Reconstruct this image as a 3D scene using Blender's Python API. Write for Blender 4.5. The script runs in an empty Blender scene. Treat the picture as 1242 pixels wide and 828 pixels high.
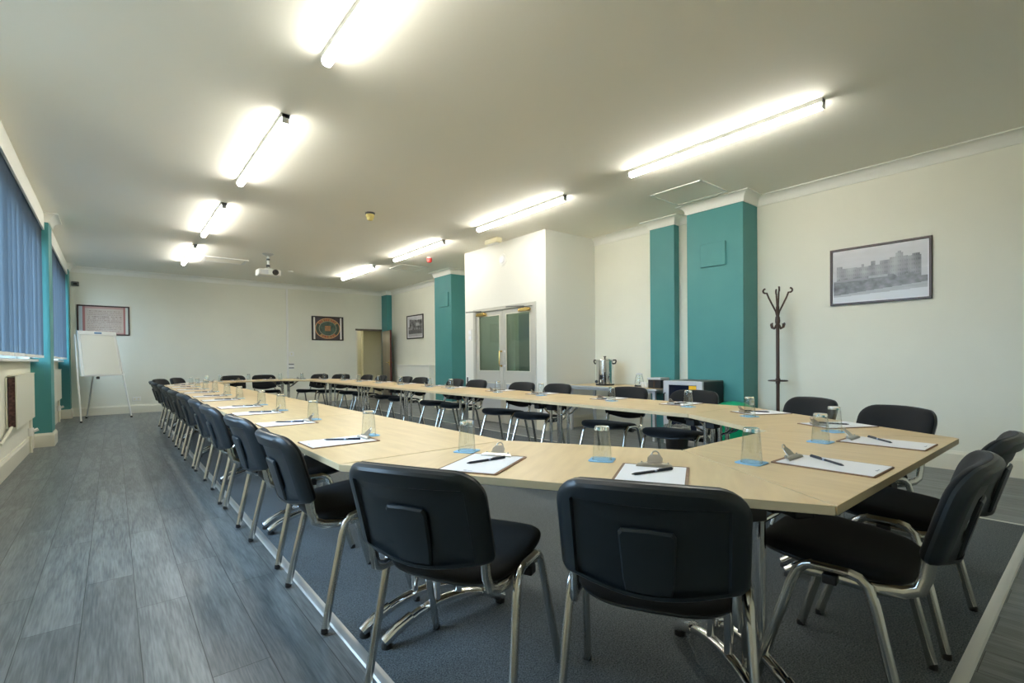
import bpy, math, random
from mathutils import Vector, Matrix, noise
from math import sin, cos, pi, radians, sqrt, atan2

random.seed(7)
S = bpy.context.scene
COL = S.collection

# ------------------------------------------------------------------ camera
F_PX, YAW, PITCH, ROLL, SHIFT_Y = 593.5, 0.6838, -0.0103, -0.0094, 27.05
CAM_H = 1.12
fw = Vector((sin(YAW) * cos(PITCH), cos(YAW) * cos(PITCH), sin(PITCH)))
rt = Vector((cos(YAW), -sin(YAW), 0))
up = rt.cross(fw)
r2 = rt * cos(ROLL) + up * sin(ROLL)
u2 = up * cos(ROLL) - rt * sin(ROLL)
cam = bpy.data.cameras.new('camera')
cam.sensor_width = 36
cam.lens = F_PX / 1242 * 36
cam.shift_y = SHIFT_Y / 1242
cam.clip_start = 0.02
cam.clip_end = 200
cam_ob = bpy.data.objects.new('camera', cam)
m = Matrix((r2, u2, -fw)).transposed().to_4x4()
m.translation = Vector((0, 0, CAM_H))
cam_ob.matrix_world = m
COL.objects.link(cam_ob)
S.camera = cam_ob

# ------------------------------------------------------------------ world, exposure
SKY_STRENGTH = 7.3
LAMP_STRENGTH = 25.0
EXPOSURE = 1.15
w = bpy.data.worlds.new('overcast_sky')
S.world = w
w.use_nodes = True
bg = w.node_tree.nodes['Background']
_tc = w.node_tree.nodes.new('ShaderNodeTexCoord')
_sx = w.node_tree.nodes.new('ShaderNodeSeparateXYZ')
_rp = w.node_tree.nodes.new('ShaderNodeValToRGB')
_rp.color_ramp.elements[0].position = 0.0
_rp.color_ramp.elements[0].color = (0.045, 0.055, 0.06, 1)      # ground outside
_rp.color_ramp.elements[1].position = 0.03
_rp.color_ramp.elements[1].color = (0.50, 0.74, 1.0, 1)       # sky
w.node_tree.links.new(_tc.outputs['Generated'], _sx.inputs[0])
w.node_tree.links.new(_sx.outputs['Z'], _rp.inputs['Fac'])
w.node_tree.links.new(_rp.outputs['Color'], bg.inputs['Color'])
bg.inputs['Strength'].default_value = SKY_STRENGTH
S.view_settings.view_transform = 'Standard'
S.view_settings.look = 'None'
S.view_settings.gamma = 1
S.view_settings.use_curve_mapping = False
S.view_settings.exposure = EXPOSURE
S.cycles.use_denoising = True
S.cycles.max_bounces = 14
S.cycles.diffuse_bounces = 6
S.cycles.glossy_bounces = 5
S.cycles.transmission_bounces = 12
S.cycles.transparent_max_bounces = 12
S.cycles.caustics_reflective = False
S.cycles.caustics_refractive = False
S.cycles.sample_clamp_indirect = 6

# ------------------------------------------------------------------ materials
MATS = {}


def mat(name, col=(0.8, 0.8, 0.8), rough=0.5, metal=0.0, spec=0.5, **kw):
    if name in MATS:
        return MATS[name]
    mt = bpy.data.materials.new(name)
    mt.use_nodes = True
    b = mt.node_tree.nodes['Principled BSDF']
    b.inputs['Base Color'].default_value = (*col, 1)
    b.inputs['Roughness'].default_value = rough
    b.inputs['Metallic'].default_value = metal
    b.inputs['Specular IOR Level'].default_value = spec
    for k, v in kw.items():
        b.inputs[k.replace('_', ' ')].default_value = v
    MATS[name] = mt
    return mt


def N(mt, typ, **kw):
    n = mt.node_tree.nodes.new(typ)
    for k, v in kw.items():
        setattr(n, k, v)
    return n


def L(mt, a, ao, b, bi):
    mt.node_tree.links.new(a.outputs[ao], b.inputs[bi])


def bsdf(mt):
    return mt.node_tree.nodes['Principled BSDF']


def noisy(mt, scale, c0, c1, bump=0.0, stretch=(1, 1, 1), detail=4, lo=0.35, hi=0.65, dist=0.01):
    """base colour varied by object-space noise, with an optional fine bump"""
    tc = N(mt, 'ShaderNodeTexCoord')
    mp = N(mt, 'ShaderNodeMapping')
    mp.inputs['Scale'].default_value = stretch
    L(mt, tc, 'Object', mp, 'Vector')
    nz = N(mt, 'ShaderNodeTexNoise')
    nz.inputs['Scale'].default_value = scale
    nz.inputs['Detail'].default_value = detail
    L(mt, mp, 'Vector', nz, 'Vector')
    rp = N(mt, 'ShaderNodeValToRGB')
    rp.color_ramp.elements[0].position = lo
    rp.color_ramp.elements[1].position = hi
    rp.color_ramp.elements[0].color = (*c0, 1)
    rp.color_ramp.elements[1].color = (*c1, 1)
    L(mt, nz, 'Fac', rp, 'Fac')
    L(mt, rp, 'Color', bsdf(mt), 'Base Color')
    if bump:
        bp = N(mt, 'ShaderNodeBump')
        bp.inputs['Strength'].default_value = bump
        bp.inputs['Distance'].default_value = dist
        L(mt, nz, 'Fac', bp, 'Height')
        L(mt, bp, 'Normal', bsdf(mt), 'Normal')
    return mt


M_wall = noisy(mat('wall_paint', rough=0.7), 1.5, (0.75, 0.745, 0.635), (0.78, 0.775, 0.66), 0.0)
M_lobby = mat('white_wall_paint', (0.77, 0.765, 0.70), 0.6)
M_ceil = noisy(mat('ceiling_paint', rough=0.8), 0.6, (0.87, 0.845, 0.745), (0.89, 0.865, 0.765))
M_cove = mat('coving_paint', (0.82, 0.82, 0.75), 0.55)
M_base = mat('skirting_gloss', (0.74, 0.72, 0.60), 0.35)
M_teal = noisy(mat('teal_paint', rough=0.5), 2.0, (0.052, 0.235, 0.235), (0.060, 0.255, 0.252))
M_metal = mat('chrome', (0.80, 0.80, 0.80), 0.12, 1.0)
M_leg = mat('polished_steel', (0.66, 0.655, 0.62), 0.2, 1.0)
M_alu = mat('brushed_aluminium', (0.72, 0.72, 0.70), 0.35, 1.0)
M_strip = mat('threshold_aluminium', (0.62, 0.62, 0.60), 0.4, 0.7)
M_plastic = mat('dark_shell_plastic', (0.013, 0.020, 0.026), 0.36, 0, 0.5)
M_black = mat('black_plastic', (0.012, 0.012, 0.013), 0.45)
M_white = mat('white_plastic', (0.80, 0.80, 0.76), 0.4)
M_paper = mat('white_paper', (0.86, 0.87, 0.90), 0.7)
M_fabric = noisy(mat('black_fabric', rough=0.92, spec=0.15), 900, (0.009, 0.010, 0.011), (0.020, 0.020, 0.020), 0.15, dist=0.001)
bsdf(M_fabric).inputs['Sheen Weight'].default_value = 0.10
bsdf(M_fabric).inputs['Sheen Roughness'].default_value = 0.5
M_edge = mat('table_edge_band', (0.60, 0.485, 0.30), 0.45)
M_brass = mat('brass', (0.72, 0.52, 0.18), 0.25, 1.0)
M_brown = mat('dark_brown_metal', (0.055, 0.028, 0.016), 0.35)
M_frame = mat('dark_wood_frame', (0.045, 0.020, 0.014), 0.35)
M_blkframe = mat('black_wood_frame', (0.02, 0.018, 0.018), 0.4)
M_rad = mat('radiator_enamel', (0.72, 0.71, 0.58), 0.4)
M_rust = noisy(mat('radiator_fins', rough=0.8), 40, (0.035, 0.014, 0.012), (0.14, 0.07, 0.06), 0.3)
M_doorpaint = mat('grey_door_paint', (0.50, 0.49, 0.43), 0.4)
M_darkwood = noisy(mat('brown_door_veneer', rough=0.4), 8, (0.12, 0.10, 0.08), (0.17, 0.145, 0.115), stretch=(1, 1, 0.1))
M_green = mat('green_plastic', (0.0, 0.36, 0.17), 0.35)
M_silver = mat('silver_plastic', (0.62, 0.63, 0.65), 0.35, 0.3)
M_yellow = mat('yellow_sticker', (0.95, 0.52, 0.02), 0.5)
M_red = mat('red_plastic', (0.75, 0.05, 0.04), 0.4)
M_cream = mat('cream_plastic', (0.75, 0.70, 0.48), 0.4)
M_amber = mat('amber_plastic', (0.72, 0.58, 0.20), 0.4)
M_board = noisy(mat('hardboard', rough=0.6), 60, (0.17, 0.09, 0.05), (0.23, 0.13, 0.07))
M_coaster = mat('blue_coaster', (0.20, 0.50, 0.80), 0.45)
M_pen = mat('pen_barrel', (0.010, 0.018, 0.035), 0.3)
M_grip = mat('pen_band', (0.35, 0.42, 0.55), 0.3)
M_corridor = mat('corridor_paint', (0.72, 0.69, 0.50), 0.7)
M_clip = mat('clip_steel', (0.50, 0.48, 0.44), 0.28, 1.0)
mat('grey_plastic', (0.12, 0.13, 0.12), 0.5)
M_logo = mat('printed_grey_blue', (0.30, 0.34, 0.42), 0.7)

# glass
M_glass = mat('clear_glass', (0.96, 0.985, 0.98), 0.0, 0, 0.5, Transmission_Weight=1.0, IOR=1.46)


def pane_mat(name, tint, refl):
    mt = bpy.data.materials.new(name)
    mt.use_nodes = True
    nt = mt.node_tree
    nt.nodes.clear()
    out = nt.nodes.new('ShaderNodeOutputMaterial')
    mx = nt.nodes.new('ShaderNodeMixShader')
    tr = nt.nodes.new('ShaderNodeBsdfTransparent')
    tr.inputs['Color'].default_value = (*tint, 1)
    gl = nt.nodes.new('ShaderNodeBsdfGlossy')
    gl.inputs['Roughness'].default_value = 0.02
    lw = nt.nodes.new('ShaderNodeLayerWeight')
    lw.inputs['Blend'].default_value = 0.5
    pw = nt.nodes.new('ShaderNodeMath')
    pw.operation = 'POWER'
    pw.inputs[1].default_value = 4.0
    ma = nt.nodes.new('ShaderNodeMath')
    ma.operation = 'MULTIPLY_ADD'
    ma.inputs[1].default_value = 0.7
    ma.inputs[2].default_value = refl
    nt.links.new(lw.outputs['Facing'], pw.inputs[0])
    nt.links.new(pw.outputs[0], ma.inputs[0])
    nt.links.new(ma.outputs[0], mx.inputs[0])
    nt.links.new(tr.outputs[0], mx.inputs[1])
    nt.links.new(gl.outputs[0], mx.inputs[2])
    nt.links.new(mx.outputs[0], out.inputs[0])
    return mt


M_pane = pane_mat('window_glass', (0.98, 0.99, 1.0), 0.04)
M_tumbler = pane_mat('tumbler_glass', (0.965, 0.98, 0.975), 0.05)
M_doorglass = pane_mat('door_glass', (0.62, 0.72, 0.68), 0.05)


def blind_mat():
    mt = bpy.data.materials.new('blue_blind_fabric')
    mt.use_nodes = True
    nt = mt.node_tree
    nt.nodes.clear()
    out = nt.nodes.new('ShaderNodeOutputMaterial')
    mx = nt.nodes.new('ShaderNodeMixShader')
    mx.inputs[0].default_value = 0.5
    df = nt.nodes.new('ShaderNodeBsdfDiffuse')
    df.inputs['Color'].default_value = (0.11, 0.14, 0.18, 1)
    tl = nt.nodes.new('ShaderNodeBsdfTranslucent')
    tl.inputs['Color'].default_value = (0.19, 0.24, 0.275, 1)
    nt.links.new(df.outputs[0], mx.inputs[1])
    nt.links.new(tl.outputs[0], mx.inputs[2])
    nt.links.new(mx.outputs[0], out.inputs[0])
    return mt


M_blind = blind_mat()


def emit(name, col, strength):
    mt = bpy.data.materials.new(name)
    mt.use_nodes = True
    nt = mt.node_tree
    nt.nodes.clear()
    out = nt.nodes.new('ShaderNodeOutputMaterial')
    e = nt.nodes.new('ShaderNodeEmission')
    e.inputs['Color'].default_value = (*col, 1)
    e.inputs['Strength'].default_value = strength
    nt.links.new(e.outputs[0], out.inputs[0])
    return mt


M_lamp = emit('fluorescent_tube_glow', (1.0, 0.97, 0.89), LAMP_STRENGTH)


def plank_mat():
    mt = mat('grey_oak_planks', rough=0.38)
    tc = N(mt, 'ShaderNodeTexCoord')
    mp = N(mt, 'ShaderNodeMapping')
    mp.inputs['Rotation'].default_value = (0, 0, pi / 2)
    mp.inputs['Location'].default_value = (0.3, 0.122, 0)
    L(mt, tc, 'Object', mp, 'Vector')
    bk = N(mt, 'ShaderNodeTexBrick')
    bk.offset = 0.37
    bk.inputs['Scale'].default_value = 1.0
    bk.inputs['Brick Width'].default_value = 1.25
    bk.inputs['Row Height'].default_value = 0.19
    bk.inputs['Mortar Size'].default_value = 0.0016
    bk.inputs['Mortar Smooth'].default_value = 0.2
    bk.inputs['Color1'].default_value = (0.80, 0.80, 0.80, 1)
    bk.inputs['Color2'].default_value = (1, 1, 1, 1)
    bk.inputs['Mortar'].default_value = (0.12, 0.12, 0.12, 1)
    L(mt, mp, 'Vector', bk, 'Vector')
    # grain: long streaks along the plank, plus cathedral rings
    mg = N(mt, 'ShaderNodeMapping')
    mg.inputs['Scale'].default_value = (9, 0.9, 1)
    L(mt, tc, 'Object', mg, 'Vector')
    mul = N(mt, 'ShaderNodeVectorMath', operation='ADD')
    sc = N(mt, 'ShaderNodeVectorMath', operation='SCALE')
    sc.inputs['Scale'].default_value = 7.0
    L(mt, bk, 'Color', sc, 0)
    L(mt, mg, 'Vector', mul, 0)
    L(mt, sc, 'Vector', mul, 1)
    nz = N(mt, 'ShaderNodeTexNoise')
    nz.inputs['Scale'].default_value = 1.0
    nz.inputs['Detail'].default_value = 3
    L(mt, mul, 'Vector', nz, 'Vector')
    rg = N(mt, 'ShaderNodeMath', operation='MULTIPLY')
    rg.inputs[1].default_value = 22.0
    L(mt, nz, 'Fac', rg, 0)
    sn = N(mt, 'ShaderNodeMath', operation='SINE')
    L(mt, rg, 'Value', sn, 0)
    fine = N(mt, 'ShaderNodeTexNoise')
    fine.inputs['Scale'].default_value = 14
    fine.inputs['Detail'].default_value = 6
    mf = N(mt, 'ShaderNodeMapping')
    mf.inputs['Scale'].default_value = (9, 0.5, 1)
    L(mt, tc, 'Object', mf, 'Vector')
    L(mt, mf, 'Vector', fine, 'Vector')
    add = N(mt, 'ShaderNodeMath', operation='MULTIPLY_ADD')
    add.inputs[1].default_value = 0.11
    L(mt, sn, 'Value', add, 0)
    L(mt, fine, 'Fac', add, 2)
    rp = N(mt, 'ShaderNodeValToRGB')
    rp.color_ramp.elements[0].position = 0.28
    rp.color_ramp.elements[1].position = 0.74
    rp.color_ramp.elements[0].color = (0.088, 0.102, 0.108, 1)
    rp.color_ramp.elements[1].color = (0.212, 0.234, 0.238, 1)
    L(mt, add, 'Value', rp, 'Fac')
    mx = N(mt, 'ShaderNodeMixRGB', blend_type='MULTIPLY')
    mx.inputs['Fac'].default_value = 1
    L(mt, rp, 'Color', mx, 'Color1')
    L(mt, bk, 'Color', mx, 'Color2')
    L(mt, mx, 'Color', bsdf(mt), 'Base Color')
    bp = N(mt, 'ShaderNodeBump')
    bp.inputs['Strength'].default_value = 0.12
    bp.inputs['Distance'].default_value = 0.003
    L(mt, add, 'Value', bp, 'Height')
    L(mt, bp, 'Normal', bsdf(mt), 'Normal')
    return mt


M_floor = plank_mat()
M_carpet = noisy(mat('slate_carpet', rough=0.95, spec=0.1), 190, (0.05, 0.062, 0.070), (0.19, 0.215, 0.23), 0.5, detail=3, lo=0.33, hi=0.72, dist=0.004)
M_maple = noisy(mat('maple_laminate', rough=0.33), 5, (0.64, 0.465, 0.24), (0.72, 0.54, 0.29), stretch=(5, 0.7, 1), detail=6)


def print_mat(name):
    mt = mat(name, rough=0.35)
    a = N(mt, 'ShaderNodeVertexColor')
    a.layer_name = 'ink'
    L(mt, a, 'Color', bsdf(mt), 'Base Color')
    return mt


# ------------------------------------------------------------------ mesh building
class MB:
    def __init__(s):
        s.v, s.f, s.mi = [], [], []

    def add(s, verts, faces, mi=0):
        o = len(s.v)
        s.v += [Vector(p) for p in verts]
        s.f += [[i + o for i in f] for f in faces]
        s.mi += [mi] * len(faces)

    def box(s, a, b, mi=0):
        x0, y0, z0 = [min(p, q) for p, q in zip(a, b)]
        x1, y1, z1 = [max(p, q) for p, q in zip(a, b)]
        s.add([(x0, y0, z0), (x1, y0, z0), (x1, y1, z0), (x0, y1, z0), (x0, y0, z1), (x1, y0, z1), (x1, y1, z1), (x0, y1, z1)],
              [(3, 2, 1, 0), (4, 5, 6, 7), (0, 1, 5, 4), (1, 2, 6, 5), (2, 3, 7, 6), (3, 0, 4, 7)], mi)
        return s

    def prism(s, poly, z0, z1, mi=0, mi_side=None):
        n = len(poly)
        vs = [(p[0], p[1], z0) for p in poly] + [(p[0], p[1], z1) for p in poly]
        s.add(vs, [list(range(n))[::-1], list(range(n, 2 * n))], mi)
        o = len(s.v) - 2 * n
        for i in range(n):
            j = (i + 1) % n
            s.f.append([o + i, o + j, o + n + j, o + n + i])
            s.mi.append(mi if mi_side is None else mi_side)
        return s

    def tube(s, pts, r, n=10, cap=True, mi=0, flat=1.0):
        pts = [Vector(p) for p in pts]
        k = len(pts)
        rs = r if isinstance(r, (list, tuple)) else [r] * k
        t = [(pts[min(i + 1, k - 1)] - pts[max(i - 1, 0)]).normalized() for i in range(k)]
        ref = Vector((0, 0, 1)) if abs(t[0].z) < 0.9 else Vector((1, 0, 0))
        a = (ref - t[0] * ref.dot(t[0])).normalized()
        vs, fs = [], []
        for i in range(k):
            a = (a - t[i] * a.dot(t[i])).normalized()
            b = t[i].cross(a)
            for j in range(n):
                q = 2 * pi * j / n
                vs.append(pts[i] + (a * cos(q) + b * sin(q) * flat) * rs[i])
        for i in range(k - 1):
            for j in range(n):
                jj = (j + 1) % n
                fs.append([i * n + j, i * n + jj, (i + 1) * n + jj, (i + 1) * n + j])
        if cap:
            fs.append(list(range(n))[::-1])
            fs.append([(k - 1) * n + j for j in range(n)])
        s.add(vs, fs, mi)
        return s

    def lathe(s, prof, c=(0, 0, 0), n=24, mi=0, closed=False):
        """prof: (r, z) pairs from bottom up on the outside"""
        vs, fs = [], []
        k = len(prof)
        for r, z in prof:
            for j in range(n):
                q = 2 * pi * j / n
                vs.append((c[0] + r * cos(q), c[1] + r * sin(q), c[2] + z))
        for i in range(k - 1 if not closed else k):
            ii = (i + 1) % k
            for j in range(n):
                jj = (j + 1) % n
                fs.append([i * n + j, i * n + jj, ii * n + jj, ii * n + j])
        if not closed:
            if prof[0][0] > 1e-5:
                fs.append(list(range(n))[::-1])
            if prof[-1][0] > 1e-5:
                fs.append([(k - 1) * n + j for j in range(n)])
        s.add(vs, fs, mi)
        return s

    def rings(s, rings, cap0=True, cap1=True, mi=0):
        n = len(rings[0])
        vs = [p for r in rings for p in r]
        fs = []
        for i in range(len(rings) - 1):
            for j in range(n):
                jj = (j + 1) % n
                fs.append([i * n + j, i * n + jj, (i + 1) * n + jj, (i + 1) * n + j])
        if cap0:
            fs.append(list(range(n))[::-1])
        if cap1:
            fs.append([(len(rings) - 1) * n + j for j in range(n)])
        s.add(vs, fs, mi)
        return s

    def rot(s, rz, loc=(0, 0, 0)):
        mm = Matrix.Translation(loc) @ Matrix.Rotation(rz, 4, 'Z')
        s.v = [mm @ p for p in s.v]
        return s

    def build(s, name, mats, parent=None, bevel=0.0, smooth=True, sharp=35, loc=None, rz=None):
        me = bpy.data.meshes.new(name)
        me.from_pydata([tuple(p) for p in s.v], [], s.f)
        for x in (mats if isinstance(mats, (list, tuple)) else [mats]):
            me.materials.append(x)
        me.polygons.foreach_set('material_index', s.mi)
        if smooth:
            me.polygons.foreach_set('use_smooth', [True] * len(me.polygons))
            me.set_sharp_from_angle(angle=radians(sharp))
        me.update()
        ob = bpy.data.objects.new(name, me)
        COL.objects.link(ob)
        if bevel:
            md = ob.modifiers.new('bevel', 'BEVEL')
            md.width = bevel
            md.segments = 2
            md.limit_method = 'ANGLE'
            md.angle_limit = radians(40)
        if parent is not None:
            ob.parent = parent
        if loc is not None:
            ob.location = loc
        if rz is not None:
            ob.rotation_euler = (0, 0, rz)
        return ob


def tag(o, label=None, cat=None, group=None, kind=None):
    if label:
        o['label'] = label
    if cat:
        o['category'] = cat
    if group:
        o['group'] = group
    if kind:
        o['kind'] = kind
    return o


def thing(name, label, cat, loc=(0, 0, 0), rz=0.0, group=None):
    o = bpy.data.objects.new(name, None)
    o.empty_display_size = 0.1
    COL.objects.link(o)
    o.location = loc
    o.rotation_euler = (0, 0, rz)
    return tag(o, label, cat, group)


def struct(name, mb, mats, label=None, cat=None, **kw):
    o = mb.build(name, mats, **kw)
    return tag(o, label, cat, kind='structure')


KIDS = {}


def copy_tree(o, parent=None):
    c = o.copy()
    COL.objects.link(c)
    if parent is not None:
        c.parent = parent
    for ch in o.children:
        copy_tree(ch, c)
    return c


def place(o, loc, rz, label, cat=None, group=None):
    o.location = loc
    o.rotation_euler = (0, 0, rz)
    return tag(o, label, cat, group)


ORD = ['first', 'second', 'third', 'fourth', 'fifth', 'sixth', 'seventh', 'eighth', 'ninth', 'tenth']

# ------------------------------------------------------------------ room dimensions
CEIL = 3.12
XL, XR = -0.85, 6.33
YN, YF = -1.6, 13.65
XB = 5.196              # face of the boxed-out lobby
YB0, YB1 = 5.53, 7.77

# ------------------------------------------------------------------ shell
struct('floor', MB().box((XL - 0.3, YN - 0.2, -0.1), (XR + 0.3, YF, 0)), M_floor, 'grey oak plank floor', 'floor')
struct('floor_corridor', MB().box((4.0, YF, -0.1), (8.6, YF + 4, 0)), M_floor, 'grey floor of the corridor beyond the open door', 'floor')
struct('ceiling', MB().box((XL - 0.3, YN - 0.2, CEIL), (XR + 0.3, YF + 0.15, CEIL + 0.1)), M_ceil, 'plain painted ceiling', 'ceiling')
struct('wall_near', MB().box((XL - 0.25, YN - 0.15, 0), (XR + 0.2, YN, CEIL)), M_wall, 'plain end wall on the camera side', 'wall')
struct('wall_right', MB().box((XR, YN, 0), (XR + 0.15, YF + 0.15, CEIL)), M_wall, 'long cream wall with the large photograph', 'wall')

DX0, DX1, DZ = 5.42, 6.20, 1.97       # far doorway
mb = MB().box((XL - 0.25, YF, 0), (DX0, YF + 0.12, CEIL)).box((DX1, YF, 0), (XR, YF + 0.12, CEIL)).box((DX0, YF, DZ), (DX1, YF + 0.12, CEIL))
struct('wall_far', mb, M_wall, 'far cream wall with the open door', 'wall')

# window wall: sill-high wall, piers, header
WIN = [(1.9, 4.75), (5.2, 8.95), (9.55, 13.2)]
WZ0, WZ1 = 1.16, 2.86
mb = MB().box((XL - 0.25, YN, 0), (XL, YF, WZ0)).box((XL - 0.25, YN, WZ1), (XL, YF, CEIL))
ys = [YN] + [q for ab in WIN for q in ab] + [YF]
for i in range(0, len(ys), 2):
    mb.box((XL - 0.25, ys[i], WZ0), (XL, ys[i + 1], WZ1))
struct('wall_left', mb, M_wall, 'window wall above the radiators', 'wall')

# boxed-out lobby with glazed double doors
GY0, GY1, GZ = 5.80, 7.45, 2.005
mb = MB().box((XB, YB0, 0), (XB + 0.1, GY0, CEIL)).box((XB, GY1, 0), (XB + 0.1, YB1, CEIL)).box((XB, GY0, GZ), (XB + 0.1, GY1, CEIL))
mb.box((XB + 0.1, YB0, 0), (XR, YB0 + 0.1, CEIL)).box((XB + 0.1, YB1 - 0.1, 0), (XR, YB1, CEIL))
struct('wall_lobby', mb, M_lobby, 'white boxed-out lobby walls round the glazed doors', 'wall')

# ------------------------------------------------------------------ columns
def column(name, x0, x1, y0, y1, z1=CEIL, label=''):
    return struct(name, MB().box((x0, y0, 0), (x1, y1, z1)), M_teal, label, 'column', bevel=0.006)


column('column', 5.949, XR, 2.836, 3.588, label='wide teal column beside the coat stand')
column('column', 6.202, XR, 3.94, 4.346, label='narrow shallow teal column behind the tea table')
column('column', 5.80, XR, 9.22, 9.94, label='teal column between the glazed doors and the small photograph')
column('column', 6.17, XR, 13.3, YF, label='thin teal column in the far corner above the open door')
column('column', XL, -0.65, 9.03, 9.47, label='teal column between the two blinds')
column('column', XL, -0.68, 13.28, YF, label='teal column in the corner behind the flip chart')


def cove(name, path, label, d=0.105, h=0.115):
    """coving swept along a wall path; the room lies on the left of the path"""
    P = [Vector((x, y)) for x, y in path]
    prof = [(0.0, 0.0), (0.0, -h), (0.012, -h)]
    for i in range(7):
        a = i / 6 * pi / 2
        prof.append((d - (d - 0.014) * cos(a), -(h - 0.012) + (h - 0.026) * sin(a)))
    prof = [(0.0, 0.0), (0.0, -h), (0.013, -h), (0.016, -h + 0.010)]
    for i in range(1, 7):
        a = i / 6 * pi / 2
        prof.append((0.016 + (d - 0.026) * (1 - cos(a)), -h + 0.010 + (h - 0.022) * sin(a)))
    prof += [(d, -0.012), (d, 0.0)]
    rings = []
    for i, p in enumerate(P):
        nrm = []
        if i > 0:
            t = (P[i] - P[i - 1]).normalized()
            nrm.append(Vector((-t.y, t.x)))
        if i < len(P) - 1:
            t = (P[i + 1] - P[i]).normalized()
            nrm.append(Vector((-t.y, t.x)))
        if len(nrm) == 1:
            off = nrm[0]
        else:
            b = (nrm[0] + nrm[1])
            off = b / max(b.dot(nrm[0]), 0.2)
        rings.append([(p.x + off.x * q, p.y + off.y * q, CEIL + z) for q, z in prof])
    mb = MB().rings(rings)
    return struct(name, mb, M_cove, label, 'coving', sharp=25)


cove('trim_1', [(XR, YN), (XR, 2.836), (5.949, 2.836), (5.949, 3.588), (XR, 3.588), (XR, 3.94), (6.202, 3.94), (6.202, 4.346), (XR, 4.346), (XR, YB0)],
     'white coving along the right wall and round its columns')
cove('trim_2', [(XR, YB1), (XR, 9.22), (5.80, 9.22), (5.80, 9.94), (XR, 9.94), (XR, 13.3), (6.17, 13.3), (6.17, YF), (-0.68, YF), (-0.68, 13.28), (XL, 13.28)],
     'white coving along the far wall and round the far columns')
cove('trim_3', [(XL, 9.47), (-0.65, 9.47), (-0.65, 9.03), (XL, 9.03)], 'white coving round the column between the blinds')


def skirting(name, path, label, h=0.185, d=0.02):
    P = [Vector((x, y)) for x, y in path]
    prof = [(0, 0), (d, 0), (d, h - 0.03), (d * 0.55, h - 0.012), (d * 0.45, h), (0, h)]
    rings = []
    for i, p in enumerate(P):
        nrm = []
        if i > 0:
            t = (P[i] - P[i - 1]).normalized()
            nrm.append(Vector((-t.y, t.x)))
        if i < len(P) - 1:
            t = (P[i + 1] - P[i]).normalized()
            nrm.append(Vector((-t.y, t.x)))
        b = nrm[0] if len(nrm) == 1 else (nrm[0] + nrm[1]) / max((nrm[0] + nrm[1]).dot(nrm[0]), 0.2)
        rings.append([(p.x + b.x * q, p.y + b.y * q, z) for q, z in prof])
    return struct(name, MB().rings(rings), M_base, label, 'skirting board', sharp=25)


skirting('baseboard_right', [(XR, YN), (XR, 2.836)], 'cream skirting board under the large photograph')
skirting('baseboard_lobby', [(XR, 4.346), (XR, YB0), (XB, YB0), (XB, GY0 - 0.05)], 'cream skirting board behind the tea table')
skirting('baseboard_far', [(DX0 - 0.08, YF), (-0.68, YF), (-0.68, 13.28), (XL, 13.28), (XL, 9.47), (-0.65, 9.47), (-0.65, 9.03), (XL, 9.03), (XL, YN)],
         'cream skirting board along the far wall and under the windows', d=0.024)
skirting('baseboard_alcove', [(XR, YB1), (XR, 9.22), (5.80, 9.22), (5.80, 9.94), (XR, 9.94), (XR, 10.9)], 'cream skirting board beyond the lobby')

# boxed-in panel along the right wall near the far door
mb = MB().box((6.20, 10.92, 0), (XR, 12.72, 0.955)).box((6.18, 10.90, 0.955), (XR, 12.74, 0.985))
struct('trim_4', mb, M_cove, 'low cream boxed-in panel under the small photograph', 'panelling', bevel=0.004)

# ------------------------------------------------------------------ carpet and threshold strips
CX0, CX1, CY0, CY1 = 0.72, 4.58, 0.33, 11.75
struct('floor_carpet', MB().box((CX0, CY0, 0), (CX1, CY1, 0.006)), M_carpet, 'dark slate carpet under the tables', 'carpet')


def strip(name, a, b, label):
    mb = MB()
    prof = [(-0.024, 0), (-0.018, 0.006), (-0.006, 0.009), (0.006, 0.009), (0.018, 0.006), (0.024, 0)]
    a, b = Vector(a), Vector(b)
    t = (b - a).normalized()
    n = Vector((-t.y, t.x))
    mb.rings([[(p.x + n.x * q, p.y + n.y * q, z) for q, z in prof] for p in (a, b)])
    return struct(name, mb, M_strip, label, 'threshold strip', sharp=20)


strip('trim_5', (CX0, CY0), (CX0, CY1), 'metal edging strip along the window side of the carpet')
strip('trim_6', (CX0, CY0), (CX1, CY0), 'metal edging strip along the camera end of the carpet')
strip('trim_7', (CX1, CY0), (CX1, CY1), 'metal edging strip along the coat stand side of the carpet')
strip('trim_8', (CX0, CY1), (CX1, CY1), 'metal edging strip along the far end of the carpet')

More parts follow.
